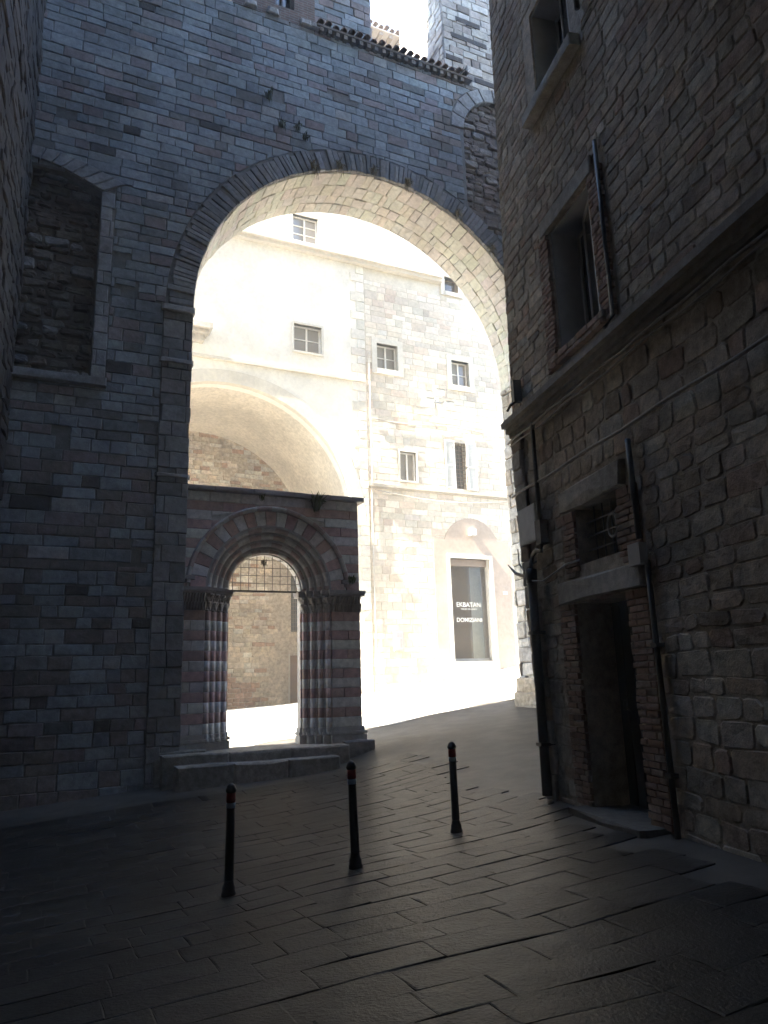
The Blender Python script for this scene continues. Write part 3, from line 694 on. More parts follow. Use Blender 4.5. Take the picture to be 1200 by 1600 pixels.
for (u0, u1) in ((W7[0] - .4, W7[0] - .01), (W7[1] + .01, W7[1] + .4)):
    m = MB().box(FP, u0, u1, W7[2] - .03, W7[3] + .03, .05, .085, (.52, .52, .50))
    for e in (u0, u1 - .045): m.box(FP, e, e + .045, W7[2] - .035, W7[3] + .035, .083, .1, (.58, .58, .56))
    for zz in (W7[2] - .035, W7[2] + .8, W7[3] - .03): m.box(FP, u0, u1, zz, zz + .06, .083, .098, (.58, .58, .56))
    for i in range(26): m.box(FP, u0 + .045, u1 - .045, W7[2] + .04 + i * .063, W7[2] + .075 + i * .063, .08, .092, (.50, .50, .48))
    m.build('shutter', M_WOOD, sh)
window(FP, ush, *W5, .2, 1, 1, fcol=(.2, .16, .12), fw=.05, sur=.16)
# eaves far up against the sky
for i in range(26): MB().box(FP, -.2 + i * .42, -.06 + i * .42, ZE - .02, ZE + .14, -.3, .75, (.32, .24, .17)).build('rafter', M_WOOD, sh)
MB().box(FP, -.4, 12, ZE + .14, ZE + .2, -.3, .8, (.55, .46, .38)).build('eaves_boarding', M_WOOD, sh)
tile_row(FP, -.3, 8, ZE + .22, .9, -.3, .35, sh, seed=9, step=.24, r=.1)
# shop door
dr = MB(); fcol = (.70, .67, .60)
dr.box(FP, DU0 - .1, DU0, DZ0 - .1, DZ1 + .14, -.3, .08, fcol).box(FP, DU1, DU1 + .12, DZ0 - .1, DZ1 + .14, -.4, .08, fcol).box(FP, DU0, DU1, DZ1, DZ1 + .14, -.4, .08, fcol)
dr.box(FP, DU1 - .03, DU1 - .002, DZ0, DZ1 - .01, -.5, .0, fcol)
door = dr.build('shop_door', M_PLAS, sh)
MB().box(FP, DU0 + .002, DU1 - .03, DZ1 - .24, DZ1 - .003, -.3, -.12, (.22, .17, .14)).build('shutter_box', M_WOOD, door)
MB().box(FP, DU0 + .002, DU1 - .03, DZ0 + .1, DZ1 - .24, -.24, -.23, (.1, .1, .1)).build('glass', M_SHOP, door)
MB().box(FP, DU0 + .002, DU1 - .03, DZ0, DZ0 + .1, -.27, -.2, (.35, .35, .34)).build('bottom_rail', M_WOOD, door)
MB().box(FP, DU0 - .1, DU1 + .14, 1.6, DZ0 - .0, -.4, .1, (.46, .43, .39)).build('threshold', M_PLAS, door)
MB().box(FP, DU0 + .01, DU0 + .55, DZ0 + .02, DZ1, -.9, -.84, (.7, .66, .55)).build('inside_wall', M_PLAS, door)
MB().box(FP, DU0 + .5, DU0 + 1.3, DZ0 + .02, DZ1, -.88, -.82, (.20, .145, .10)).build('carpet_hanging', M_WOOD, door)
MB().box(FP, DU0 + 1.25, DU1 + .5, DZ0 + .02, DZ1, -.9, -.84, (.68, .66, .58)).build('inside_wall', M_PLAS, door)
MB().box(FP, DU0 - .6, DU1 + .6, DZ0 - .02, DZ0 + .02, -1.6, -.45, (.4, .36, .3)).build('inside_floor', M_WOOD, door)
MB().box(FP, DU1 - .012, DU1 + .02, DZ0 + .45, DZ0 + .75, -.18, -.06, (.3, .3, .3)).build('intercom', M_WOOD, door)
def lettering(txt, u, z, size, fr, d, parent, weight=.002):
    c = bpy.data.curves.new('t', 'FONT'); c.body = txt; c.size = size; c.align_x = 'CENTER'; c.extrude = .002; c.offset = weight
    t = bpy.data.objects.new('t', c); COL.objects.link(t); dg = bpy.context.evaluated_depsgraph_get(); me = bpy.data.meshes.new_from_object(t.evaluated_get(dg))
    vs = [fr.pt(u + q.co.x, z + q.co.y, d + q.co.z) for q in me.vertices]; fs = [tuple(q.vertices) for q in me.polygons]
    bpy.data.objects.remove(t); bpy.data.curves.remove(c); bpy.data.meshes.remove(me)
    return MB().add(vs, fs, (.86, .85, .82)).build('lettering', M_WOOD, parent)
um = (DU0 + DU1) / 2 + .02
lettering('EKBATAN', um, 4.12, .225, FP, -.22, door); lettering('THE ART OF CARPETS', um, 4.02, .065, FP, -.22, door, .001); lettering('DOMIZIANI', um, 3.60, .20, FP, -.22, door)
# conduit along the corner, cable
m = MB().tube([FP.pt(.12, 2, .05), FP.pt(.1, 8.0, .05), FP.pt(.1, 8.4, .14), FP.pt(.13, 13, .05)], .02, 6, (.5, .46, .4)); m.tube([FP.pt(.1 + .25 * i, 10.55 - .06 * math.sin(i * .35), .05) for i in range(24)], .014, 5, (.35, .31, .27))
m.tube([FP.pt(.2 + .25 * i, 7.98 - .22 * math.sin(math.pi * i / 22), .09) for i in range(23)], .014, 5, (.35, .31, .27)).build('cable', M_WOOD, sh)

# ------------------------------------------------------------------ plastered house on the left, with its vaulted recess
VC, VZ, VR, VD = -4.8, 6.85, 4.25, 5.0
W1, W2 = (-2.66, -1.72, 16.75, 17.8), (-2.62, -1.62, 12.6, 13.6)
loop = [(-16, -.5), (VC - VR, -.5)] + arc(VC, VZ, VR, math.pi, 0, 32) + [(VC + VR, -.5), (-.001, -.5), (-.001, ZE - .2), (-16, ZE - .2)]
ph = MB().slab(FP, loop, [rect(*W1), rect(*W2)], 0, -.5, (.83, .79, .70)).build('plaster_house', M_PLAS, origin=FP.pt(-4, 1)); tag(ph, 'cream plastered house with a deep vaulted recess left of the stone house', 'building')
m = MB()
prof = [(VC + VR * math.cos(t), VZ + VR * math.sin(t)) for t in [math.pi * i / 32 for i in range(33)]]
prof = [(VC + VR, -.5)] + prof + [(VC - VR, -.5)]
for (a_, b_) in zip(prof, prof[1:]): m.add([FP.pt(*a_, -.5), FP.pt(*b_, -.5), FP.pt(*b_, -VD), FP.pt(*a_, -VD)], [(0, 1, 2, 3)], (.70, .63, .52))
m.build('vault_lining', M_SOFF, ph)
m = MB(); m.box(FP, -16, 0, -.5, ZE - .2, -8, -VD - .3, (.45, .38, .30)); m.build('rear_block', M_PLAS, ph)
BK = Frame((0, 0), 64.5); BK.p = FP.pt(0, 0, -VD)
bw = MB().slab(BK, [(VC - VR, -.5), (VC + VR, -.5), (VC + VR, VZ)] + arc(VC, VZ, VR, 0, math.pi, 24), [rect(-1.15, -.62, .5, 2.72), rect(-1.1, -.75, 3.6, 5.75)], 0, -.3, (.48, .40, .31)).build('recess_wall', M_RUB, ph)
rng = random.Random(61); items = []
for p in courses(rng, VC - VR + .05, VC + VR - .05, .2, VZ + VR, (.11, .22), (.22, .5), jit=.012, gap=.016, rects=[(-1.35, -.5, 0, 2.95), (-1.25, -.6, 3.45, 5.9)], inside=[(VC, VZ, VR - .03)]):
    cu = sum(q[0] for q in p) / len(p); cz = sum(q[1] for q in p) / len(p)
    if cu > -1.9 + .25 * math.sin(cz * 2) and cz < 6.5: continue
    low = cz < 1.9 + .3 * math.sin(cu * 3)
    items.append((stone_geo(rng, BK, p, -.05, rng.uniform(.012, .05), .016, .008), pick(rng, [(4, (.40, .24, .16))] if (low and cu < -2.4) else [(4, (.50, .41, .30)), (2, (.56, .48, .38)), (1.3, (.42, .27, .18)), (1, (.62, .57, .48))])))
lay(rng, items, bw, M_RUB, vis=beyond)
MB().box(BK, -1.15, -.62, .5, 2.72, -.2, -.12, (.20, .11, .07)).box(BK, -1.2, -1.15, .5, 2.77, -.2, .05, (.5, .45, .38)).build('recess_door', M_WOOD, ph)
MB().box(BK, -1.1, -.75, 3.6, 5.75, -.25, -.2, (.1, .1, .1)).build('recess_window', M_PANE, ph)
gm = MB()
for i in range(1, 4): gm.tube([BK.pt(-1.1 + .09 * i, 3.6, .0), BK.pt(-1.1 + .09 * i, 5.75, .0)], .009, 5, (.10, .08, .06))
for i in range(0, 15): gm.tube([BK.pt(-1.12, 3.65 + .15 * i, .01), BK.pt(-.72, 3.65 + .15 * i, .01)], .009, 5, (.10, .08, .06))
gm.build('recess_grille', M_IRON, ph)
m = MB().sweep(FP, VC, VZ, [(VR - .005, -.2), (VR - .005, .035), (VR + .42, .035), (VR + .42, -.2)], math.pi, 0, 34, lambda i: (.64 + .03 * (i % 2), .59 + .03 * (i % 2), .50 + .02 * (i % 2))); m.build('arch_band', M_PLAS, ph)
MB().box(FP, -16, -.02, 11.82, 11.92, -.05, .09, (.62, .57, .48)).build('string_course', M_PLAS, ph)
MB().box(FP, -16, -.01, ZC - .12, ZC, -.1, .2, (.62, .57, .49)).box(FP, -16, -.01, ZC, ZC + .1, -.1, .3, (.64, .59, .51)).build('cornice', M_PLAS, ph)
window(FP, ph, *W1, .1, 2, 3, fcol=(.8, .77, .7), sur=.16, pane=M_FARPANE); window(FP, ph, *W2, .14, 2, 2, fcol=(.8, .77, .7), sur=.06, pane=M_FARPANE)
m = MB().box(FP, -.62, 1.75, ZC + .1, ZC + 1.55, -.03, .05, (.72, .68, .6)).box(FP, -.62, -.55, ZC + .1, ZC + 1.75, .05, .062, (.60, .56, .48)).box(FP, .35, .42, ZC + .1, ZC + 1.75, .05, .062, (.60, .62, .54)).box(FP, 1.68, 1.75, ZC + .1, ZC + 1.6, .05, .062, (.60, .62, .54))
m.build('blind_panel', M_PLAS, ph)
z = .9; i = 0; rng = random.Random(63)
while z < ZC - .2:                                # toothed corner stones
    h = rng.uniform(.28, .4); w = .52 if i % 2 else .30
    MB().add(*stone_geo(rng, FP, [(-w, z + .006), (-.004, z + .006), (-.004, z + h - .006), (-w, z + h - .006)], -.05, .03, .012, .004), pick(rng, [(1, (.70, .66, .58))])).build('quoin', M_FAC, ph); z += h; i += 1
m = MB().box(FP, -7.2, -5.45, 12.62, 12.8, -.05, .55, (.5, .46, .4)).box(FP, -7.1, -5.55, 12.5, 12.62, -.05, .42, (.47, .43, .37)).box(FP, -7.0, -5.65, 12.3, 12.5, -.05, .26, (.46, .42, .36)); m.build('balcony_ledge', M_ASH, ph)

# ------------------------------------------------------------------ right-hand building
def edge(z):
    for (z0, e0), (z1, e1) in zip(((-2, -.02), (.2, 0.0), (3.4, .26), (5.3, .33), (12.7, .06)), ((.2, 0.0), (3.4, .26), (5.3, .33), (12.7, .06), (30, -.2))):
        if z <= z1: return e0 + (e1 - e0) * (z - z0) / (z1 - z0)
RD, RG, RW2, RW1 = (-2.3, -1.15, .1, 2.5), (-2.25, -1.31, 2.94, 3.62), (-2.38, -1.28, 5.68, 7.42), (-2.3, -1.26, 9.42, 10.95)
TOP = 23
loop = [(-22, -1), (edge(-1), -1), (edge(.2), .2), (edge(3.4), 3.4), (edge(5.3), 5.3), (edge(12.7), 12.7), (edge(TOP), TOP), (-22, TOP)]
rb = MB().slab(B, loop, [rect(*q) for q in (RD, RG, RW2, RW1)], .008, -.7, (.52, .44, .34)).build('right_building', M_RUB, origin=B.pt(-3, 0)); tag(rb, 'tall rough stone building with deep windows filling the right side', 'building')
bs = Frame((0, 0), 0); q = B.pt(.0, 0, -.35); far = q + W.w * 9
MB().add([(q.x, q.y, -1), (far.x, far.y, -1), (far.x, far.y, TOP), (q.x, q.y, TOP), (q.x + 2.6, q.y - 10, -1), (far.x + 2, far.y - 10, -1), (far.x + 2, far.y - 10, TOP), (q.x + 2.6, q.y - 10, TOP)],
         [(0, 1, 2, 3), (1, 5, 6, 2), (3, 2, 6, 7), (4, 7, 6, 5)], (.32, .28, .23)).build('rear_block', M_RUB, rb)
rng = random.Random(71); RST = [(5, (.55, .465, .36)), (3, (.50, .40, .30)), (2, (.61, .54, .44)), (.9, (.48, .35, .26)), (.5, (.40, .325, .245))]
br = [(-2.72, -.74, 0, 2.86), (-2.72, -.95, 2.8, 3.95), (-2.75, -.98, 5.42, 7.62), (-2.55, -1.0, 9.15, 11.1), (-9, .5, 5.06, 5.34)]
polys = courses(rng, -7.0, .4, -.2, 5.08, (.13, .27), (.20, .52), jit=.02, gap=.014, rects=br, edge=edge, cut=.035, wave=.012) + courses(rng, -7.0, .4, 5.32, 14.5, (.10, .21), (.18, .5), jit=.014, gap=.010, cut=.022, wave=.010, rects=br + [(-.16, -.04, 6.9, 7.2), (-.6, -.46, 7.05, 7.35), (-.35, -.22, 9.35, 9.75)], edge=edge)
items = [(stone_geo(rng, B, p, -.06, rng.uniform(.015, .024), .014, .004, bulge=.005, tilt=.007), pick(rng, RST)) for p in polys]
lay(rng, items, rb, M_RUB)
# corner blocks, lintels
items = []
z = .1; i = 0
while z < 5.0:
    h = rng.uniform(.24, .42); w = rng.uniform(.22, .34)
    e0, e1 = edge(z), edge(z + h); p = [(e0 - w, z + .006), (e0 + .015, z + .006), (e1 + .015, z + h - .006), (e0 - w, z + h - .006)]
    items.append((stone_geo(rng, B, p, -.3, .075, .02, .01), pick(rng, [(2, (.46, .43, .38)), (1, (.42, .35, .28))]))); z += h
items.append((stone_geo(rng, B, [(-2.69, 2.52), (-.80, 2.52), (-.80, 2.78), (-2.69, 2.76)], -.3, .085, .02, .01), (.50, .47, .42)))
items.append((stone_geo(rng, B, [(-2.45, 3.63), (-1.02, 3.63), (-1.0, 3.88), (-2.5, 3.9)], -.3, .08, .02, .012), (.44, .40, .34)))
items.append((stone_geo(rng, B, [(-2.5, 7.43), (-1.1, 7.43), (-1.1, 7.66), (-2.5, 7.66)], -.3, .06, .02, .012), (.40, .36, .30)))
items.append((stone_geo(rng, B, [(-2.5, 9.22), (-1.05, 9.22), (-1.05, 9.40), (-2.5, 9.40)], -.3, .16, .02, .008), (.44, .41, .36)))
items.append((stone_geo(rng, B, [(-2.6, .0), (-1.0, .0), (-1.0, .2), (-2.6, .22)], -.3, .30, .03, .01), (.16, .15, .13)))
lay(rng, items, rb, M_ASH, name='dressed_stone')
# brick jambs
items = []
def bricks(u0, u1, z0, z1, df=.05):
    for p in courses(rng, u0, u1, z0, z1, (.062, .074), (.2, .3), jit=.004, gap=.012, amin=.002): items.append((stone_geo(rng, B, p, -.3, df + rng.uniform(-.005, .005), .006, .003, sub=1), pick(rng, [(3, (.36, .235, .175)), (1, (.40, .30, .23)), (1, (.28, .175, .13))])))
bricks(RD[1], -.76, .2, 2.5); bricks(-2.7, RD[0], .2, 2.5); bricks(RG[1], -1.0, 2.8, 3.6); bricks(-2.68, RG[0], 2.8, 3.6); bricks(RW2[1], -1.0, 5.5, 7.42); bricks(-2.68, RW2[0], 5.5, 7.42); bricks(-2.5, -1.15, 5.5, 5.66, .09)
lay(rng, items, rb, M_BRK, name='brick', rest='brick_facing')
# string course, pipes
m = MB()
for (z0, z1, d) in ((5.08, 5.14, .07), (5.14, 5.22, .12), (5.22, 5.30, .19), (5.30, 5.335, .16)): m.box(B, -9.3, .36, z0, z1, -.1, d, (.36, .325, .28))
m.build('string_course', M_ASH, rb)
def cable(pts, r, col, name='cable', n=6, parent=rb): return MB().tube([B.pt(*q) for q in pts], r, n, col).build(name, M_IRON, parent, smooth=True)
cable([(.36 - .35 * i, 5.0 + .012 * math.sin(i * 1.9), .10) for i in range(20)], .016, (.22, .20, .18)); cable([(.30 - .35 * i, 4.93 + .018 * math.sin(i * 1.3 + 1), .085) for i in range(20)], .012, (.3, .27, .23))
cable([(.36 - .3 * i, 4.19 + .012 * math.sin(i * 1.1), .09) for i in range(24)], .018, (.34, .31, .27))
cable([(-.52, 5.02, .09), (-.50, 4.96, .1), (-.5, 4.2, .1), (-.5, 3.62, .1)], .03, (.10, .095, .09), 'conduit', 8)
MB().box(B, -.60, -.44, 3.34, 3.66, .04, .15, (.13, .125, .12)).build('junction_box', M_IRON, rb)
cable([(-.52, 3.36, .1), (-.52, 3.25, .12), (-.40, 3.28, .13), (-.26, 3.24, .13), (-.19, 3.12, .13), (-.18, 3.0, .12)], .03, (.10, .095, .09), 'conduit', 8)
cable([(-.18, 3.04, .13), (-.17, 1.6, .13), (-.16, .2, .13)], .062, (.075, .072, .07), 'pipe_and_shade_rod', 12)
cable([(-.18, 3.06, .13), (-.18, 2.88, .13)], .078, (.075, .072, .07), 'pipe_collar', 12)
cable([(-2.66, 7.72, .06), (-2.655, 6.5, .06), (-2.65, 5.5, .06), (-2.64, 5.34, .17)], .026, (.06, .06, .065), 'conduit', 8)
cable([(-2.72, 4.04, .09), (-2.74, 3.5, .1), (-2.75, 2.98, .1)], .032, (.06, .06, .06), 'conduit', 8)
cable([(-2.80, 2.75, .07), (-2.80, 1.5, .07), (-2.80, .12, .07)], .028, (.03, .029, .028), 'pipe_and_shade_rod', 10)  # no pipe here: dark rod stands in for a shaded recess
for zz in (.7, 1.9): MB().box(B, -2.85, -2.75, zz, zz + .04, .0, .105, (.05, .045, .04)).build('upright_clip', M_IRON, rb)  # clips on the dark shade rod
for zz in (.8, 2.2): MB().box(B, -.25, -.09, zz, zz + .04, .0, .2, (.06, .055, .05)).build('upright_clip', M_IRON, rb)
MB().box(B, -2.79, -2.58, 2.72, 2.94, .05, .14, (.50, .48, .44)).build('meter_box', M_WOOD, rb)
cable([(-.24, 2.9, .15), (-.5, 2.86, .12), (-.9, 2.93, .11), (-1.15, 2.98, .1), (-1.5, 2.97, .1)], .012, (.42, .40, .37))
cable([(.30, 3.42, .09), (.26, 3.2, .1), (.1, 3.08, .1), (-.05, 3.12, .1), (-.3, 3.15, .1)], .012, (.2, .18, .16))
cable([(-2.65, 11.5, .09), (-2.65, 9.6, .09)], .035, (.06, .06, .065), 'conduit', 8)
# windows, grille, door
for q, c, r_ in ((RW2, 2, 1), (RW1, 2, 1)):
    w = window(B, rb, *q, .38, c, r_, fcol=(.42, .40, .36), fw=.07)
for q in (RW2, RW1):  # leaf added and angled to throw back the bright arch as a glint
    cf = Frame((0, 0), 6.0, flip=True); cf.p = B.pt(q[1] - .42, 0, -.27); a0, a1, z0, z1 = -.52, 0, q[2] + .06, q[3] - .06; fc = (.46, .44, .40)
    lfm = MB().box(cf, a0, a1, z0, z0 + .07, -.02, .02, fc).box(cf, a0, a1, z1 - .07, z1, -.02, .02, fc).box(cf, a0, a0 + .06, z0 + .07, z1 - .07, -.02, .02, fc).box(cf, a1 - .06, a1, z0 + .07, z1 - .07, -.02, .02, fc).build('glint_leaf', M_WOOD, rb)
    MB().box(cf, a0 + .06, a1 - .06, z0 + .07, z1 - .07, -.004, .004, (.1, .1, .1)).build('pane', M_PANE, lfm)
    MB().box(B, q[1] + .004, q[1] - .03, q[2], q[3], -.42, -.02, (.50, .49, .47)).box(B, q[0], q[1] - .03, q[3] - .03, q[3] + .004, -.42, -.02, (.50, .49, .47)).build('lit_reveal_lining', M_PLAS, rb)  # pale lining paints in the light on the window reveals
w = MB().box(B, RG[0], RG[1], RG[2], RG[3], -.55, -.5, (.03, .03, .03)).build('dark_window', M_IRON, rb)
gm = MB()
for i in range(1, 5): gm.tube([B.pt(RG[0] + .19 * i, RG[2], -.14), B.pt(RG[0] + .19 * i, RG[3], -.14)], .009, 6, (.13, .12, .11))
for i in range(1, 4): gm.tube([B.pt(RG[0], RG[2] + .17 * i, -.13), B.pt(RG[1], RG[2] + .17 * i, -.13)], .009, 6, (.13, .12, .11))
gm.build('window_grille', M_IRON, rb)
hoop = MB().tube([B.pt(-2.02 + .10 * math.cos(t), 3.28 + .13 * math.sin(t), -.05) for t in [2 * math.pi * i / 20 for i in range(21)]], .014, 6, (.55, .53, .5), cap=False).build('iron_hoop', M_IRON); tag(hoop, 'pale metal hoop hanging on the barred window above the dark doorway', 'hoop')
dm = MB().box(B, RD[0], RD[1], RD[2], RD[3], -.5, -.45, (.035, .028, .022))
for i in range(6): dm.box(B, RD[0] + .03 + i * .19, RD[0] + .2 + i * .19, .2, 2.45, -.46, -.435, (.04, .032, .026))
d_ = dm.build('door', M_WOOD, rb); MB().tube([B.pt(-1.35, 1.25, -.43), B.pt(-1.35, 1.25, -.37), B.pt(-1.35, 1.37, -.37)], .014, 6, (.1, .09, .07)).build('handle', M_IRON, d_)
pl = MB().box(B, -.40, .16, 3.43, 3.93, .06, .115, (.74, .73, .70)).box(B, -.38, .14, 3.45, 3.91, .115, .12, (.80, .79, .76)).build('plaque', M_PLAS); tag(pl, 'blank white rectangular plaque near the corner of the right building', 'plaque')
lf = MB().box(B, -.14, -.05, 5.48, 5.80, .05, .17, (.06, .06, .06)).tube([B.pt(-.1, 5.5, .12), B.pt(-.06, 5.44, .2), B.pt(.06, 5.40, .2)], .02, 6, (.07, .06, .05)).tube([B.pt(-.1, 5.46, .06), B.pt(-.1, 5.33, .06)], .015, 6, (.2, .12, .08)).build('wall_fixture', M_IRON); tag(lf, 'small dark metal fixture above the string course at the right building corner', 'fixture')
sp = MB().tube([B.pt(.2, 3.02, .05), B.pt(.42, 3.09, .09), B.pt(.62, 3.25, .12)], [.028, .025, .006], 8, (.12, .10, .09)).build('iron_spike', M_IRON); tag(sp, 'dark iron spike jutting left from the right building corner', 'spike')

# ------------------------------------------------------------------ left building, unseen blocks added to cut the light
Lp0, Lp1 = Vector((-3.3, 3.0, 0)), Vector((-6.93, 12.86, 0))
la = math.degrees(math.atan2(Lp1.x - Lp0.x, Lp1.y - Lp0.y)); LF = Frame((Lp0.x, Lp0.y), la)
LL = (Lp1 - Lp0).length
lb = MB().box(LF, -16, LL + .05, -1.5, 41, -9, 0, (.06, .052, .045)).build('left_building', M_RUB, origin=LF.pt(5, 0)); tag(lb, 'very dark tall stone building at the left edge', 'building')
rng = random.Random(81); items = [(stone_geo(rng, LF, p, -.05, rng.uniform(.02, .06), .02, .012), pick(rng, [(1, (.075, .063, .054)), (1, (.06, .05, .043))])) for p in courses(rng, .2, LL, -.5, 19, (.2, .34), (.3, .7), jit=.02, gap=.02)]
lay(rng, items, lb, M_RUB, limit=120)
PF = Frame((0, 7.4), 90)                          # unseen passage vault added overhead to darken the foreground
va = arc(0, -8.0, 19.6, rad(108), rad(72), 20)    # shallow vault, crown about 10 m up
pbo = MB().slab(PF, [(-9, 10.4), va[0]] + va[1:] + [(8, 10.4), (8, 28), (-9, 28)], [], 0, 19, (.06, .052, .045)).build('shading_bridge', M_RUB, origin=PF.pt(0, 8)); tag(pbo, 'unseen dark vaulted block added over the street to shade the foreground', 'building')
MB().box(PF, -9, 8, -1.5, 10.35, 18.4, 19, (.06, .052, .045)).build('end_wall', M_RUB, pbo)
sb = MB().box(W, 8.6, 13, -1, 17.4, .05, 9, (.30, .27, .23)).build('sky_blocker', M_RUB); tag(sb, 'plain unseen block added to keep stray sky light out of the alley', 'building')  # unseen mass added to cut stray sky light

# ------------------------------------------------------------------ bollards
def bollard(x, y, label, lean=(0, 0, 0)):
    z = gz(x, y) + .015; t = empty('bollard', (x, y, z)); tag(t, label, 'bollard', 'street bollards'); K = (.022, .021, .021)
    MB().lathe(x, y, [(.066, z - .05), (.068, z + .02), (.060, z + .03), (.058, z + .075), (.050, z + .085), (.046, z + .10), (.043, z + .13)], col=K, n=16).build('base', M_IRON, t, smooth=True)
    MB().lathe(x, y, [(.043, z + .12), (.041, z + .5), (.040, z + .84)], col=K, n=16).build('post', M_IRON, t, smooth=True)
    MB().lathe(x, y, [(.0425, z + .75), (.0425, z + .795)], col=(.50, .56, .64), n=16).build('white_band', M_WOOD, t, smooth=True)
    MB().lathe(x, y, [(.0425, z + .80), (.0425, z + .885)], col=(.36, .04, .035), n=16).build('red_band', M_WOOD, t, smooth=True)
    MB().lathe(x, y, [(.040, z + .88), (.05, z + .895), (.052, z + .91), (.044, z + .925), (.036, z + .945), (.02, z + .96), (.004, z + .966)], col=K, n=16).build('cap', M_IRON, t, smooth=True)
    t.rotation_euler = lean
bollard(.70, 8.8, 'black bollard with red and white bands, the right one, nearest the right building', (0, rad(-.6), 0))
bollard(-.37, 7.56, 'black bollard with red and white bands in front of the portal steps, the middle one', (0, rad(-1.6), 0))
bollard(-1.52, 7.3, 'black bollard in deep shade, leftmost of the three', (rad(.8), rad(.7), 0))

# ------------------------------------------------------------------ fittings on the houses beyond
fl = empty('floodlight_cluster', FP.pt(2.5, 11.1)); tag(fl, 'pale floodlights on a bracket between the upper windows of the stone house', 'floodlight')
MB().tube([FP.pt(2.55, 10.75, .0), FP.pt(2.55, 10.8, .35), FP.pt(2.55, 11.4, .4)], .03, 8, (.5, .5, .5)).box(FP, 2.1, 3.0, 11.30, 11.35, .37, .42, (.5, .5, .5)).build('bracket', M_IRON, fl)
for (u, z, dz) in ((2.15, 11.5, .1), (2.15, 11.22, .1), (2.95, 11.2, -.08), (2.6, 11.62, .0)):
    h = MB().box(FP, u - .17, u + .17, z - .1, z + .1, .38, .66, (.72, .72, .70)); h.add([FP.pt(u - .19, z + .1, .66), FP.pt(u + .19, z + .1, .66), FP.pt(u + .19, z + .13, .36), FP.pt(u - .19, z + .13, .36), FP.pt(u - .19, z + .115, .7), FP.pt(u + .19, z + .115, .7)], [(0, 1, 2, 3), (3, 2, 5, 4)], (.66, .66, .64)); h.build('lamp_head', M_WOOD, fl)
wl = empty('wall_lamp', FP.pt(3.95, 6.6)); tag(wl, 'small white box lamp over the shop door', 'lamp')
MB().box(FP, 3.84, 4.06, 6.62, 6.84, .03, .2, (.82, .81, .78)).build('lamp_box', M_WOOD, wl); MB().box(FP, 3.87, 4.03, 6.60, 6.62, .05, .18, (.5, .5, .5)).build('diffuser', M_WOOD, wl)
nb = empty('notice_case', FP.pt(.92, 2.7)); tag(nb, 'small framed notice case low on the stone house wall', 'notice')
MB().box(FP, .75, 1.1, 2.62, 3.3, .02, .08, (.40, .38, .38)).build('case', M_WOOD, nb); MB().box(FP, .79, 1.06, 2.67, 3.25, .08, .085, (.55, .48, .46)).build('notice', M_WOOD, nb)
for i, (u0, u1, z0, z1, c) in enumerate(((.82, 1.03, 3.05, 3.2, (.35, .33, .36)), (.82, .92, 2.85, 3.0, (.6, .57, .52)), (.94, 1.03, 2.72, 3.0, (.38, .33, .33)))): MB().box(FP, u0, u1, z0, z1, .085, .089, c).build('print', M_WOOD, nb)
ns = MB().box(FP, 5.12, 5.3, 4.55, 4.66, .03, .05, (.72, .70, .66)).box(FP, 5.14, 5.28, 4.57, 4.64, .05, .053, (.6, .58, .55)).build('house_number', M_WOOD); tag(ns, 'tiny pale number plate to the right of the shop door', 'sign')

# ------------------------------------------------------------------ plants in the joints
def tuft(loc, n, h, spread, label, col, seed, droop=.3, out=None, broad=.25, group=None):
    rg = random.Random(seed); m = MB(); out = out or W.n
    for i in range(n):
        a_ = rg.uniform(0, 2 * math.pi); L = h * rg.uniform(.45, 1.1); dr_ = Vector((math.cos(a_), math.sin(a_), 0)) * rg.uniform(.1, 1) * spread + out * spread * .5
        w = L * broad * rg.uniform(.3, .7); sd = Vector((-math.sin(a_), math.cos(a_), rg.uniform(-.4, .4))) * w * .5; b = Vector(loc) + Vector((rg.gauss(0, .03), rg.gauss(0, .03), rg.gauss(0, .02)))
        p1 = b + dr_ * .5 + Vector((0, 0, L * .6)); p2 = b + dr_ * 1.1 + Vector((0, 0, L * (1 - droop * 1.6 * rg.random())))
        k = rg.uniform(.6, 1.35); m.add([b - sd * .3, b + sd * .3, p1 + sd, p1 - sd, p2], [(0, 1, 2, 3), (3, 2, 4)], (col[0] * k, col[1] * k, col[2] * k))
    return tag(m.build('plant_tuft', M_LEAF), label, 'plant', group)
GR, DRY = (.10, .13, .04), (.20, .16, .08)
tuft(PO.pt(.86, PZ1 - .25, .05), 110, .38, .22, 'largest green weed growing from the top of the striped portal', GR, 1)
tuft(PO.pt(.82, PZ1 - .12, .03), 70, .2, .22, 'dry grass hanging beside the big weed on the portal', DRY, 2, droop=1.2)
tuft(PO.pt(-.35, PZ1 - .12, .04), 30, .14, .08, 'tiny weed under the capping left of the portal crown', GR, 3)
tuft(PO.pt(1.62, PS + .16, .1), 50, .2, .1, 'small moss clump on the right hood stop of the portal', GR, 4)
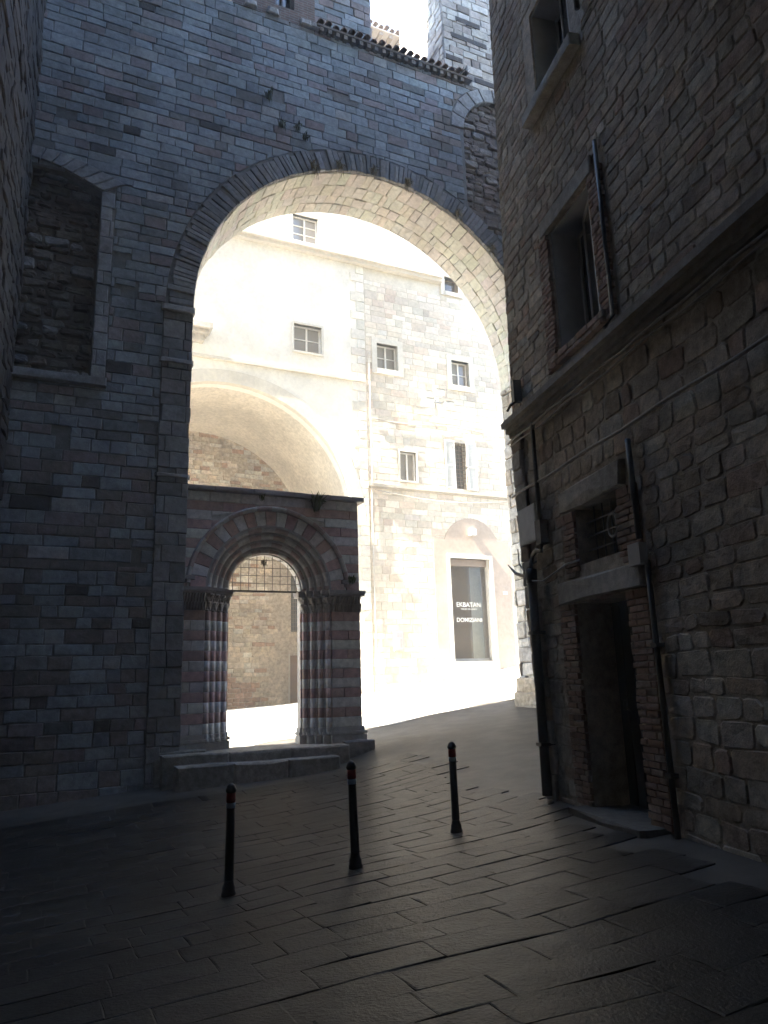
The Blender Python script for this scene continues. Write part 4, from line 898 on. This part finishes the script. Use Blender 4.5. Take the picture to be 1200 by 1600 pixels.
tuft(PO.pt(PC - .02, PS + .55, -.44), 40, .14, .1, 'dark dry clump caught in the iron grille of the portal', (.07, .055, .04), 5, out=Vector((0, 0, 0)))
for i, (u, z, h, lab) in enumerate(((-.27, 15.25, .34, 'dark weed hanging high on the wall left of the arch crown'), (.03, 14.55, .28, 'dark weed just above the arch ring, lower left of two'), (.42, 14.6, .22, 'dark weed above the arch ring near its crown'), (.62, 14.38, .2, 'small weed touching the arch ring near its crown'))):
    tuft(W.pt(u, z, .05), 50, h, .1, lab, (.06, .07, .035), 10 + i, droop=1.1)
for i, (t, lab) in enumerate(((113, 'dry grass fringe under the arch ring left of the crown'), (104, 'long dry grass fringe left of the arch crown'), (92, 'dry grass clump under the arch crown'), (80, 'dry grass clump just right of the arch crown'), (60, 'yellow dry grass on the right haunch of the arch'), (44, 'yellow dry grass low on the right haunch of the arch'))):
    tuft(W.pt(AC + AR * math.cos(rad(t)), AZ + AR * math.sin(rad(t)) + .02, .06), 60, .24, .16, lab, DRY, 20 + i, droop=1.4)
tuft(W.pt(5.2, ZT + .12, .05), 60, .3, .2, 'green weed where the tiles meet the right tower', (.07, .08, .05), 40)
tuft(FP.pt(-5.6, 7.9, -4.6), 30, .25, .15, 'small weed high in the vaulted recess', GR, 41)

# ------------------------------------------------------------------ haze added in place of lens glow
hz = MB(); X = Frame((0, 0), 90); hz.box(X, -47, 47, -4, 42, -52, 42); hz.f = [tuple(reversed(q)) for q in hz.f]
hm = bpy.data.materials.new('glow_haze'); hm.use_nodes = True; hn = hm.node_tree; hn.nodes.remove(hn.nodes['Principled BSDF'])
pv_ = hn.nodes.new('ShaderNodeVolumePrincipled'); pv_.inputs['Color'].default_value = (.95, .95, .93, 1); pv_.inputs['Density'].default_value = 0.0036; pv_.inputs['Anisotropy'].default_value = 0.2
hn.links.new(pv_.outputs[0], hn.nodes['Material Output'].inputs['Volume'])
ho = hz.build('haze', hm); ho['kind'] = 'stuff'; ho['label'] = 'thin even haze added to stand in for lens glow'
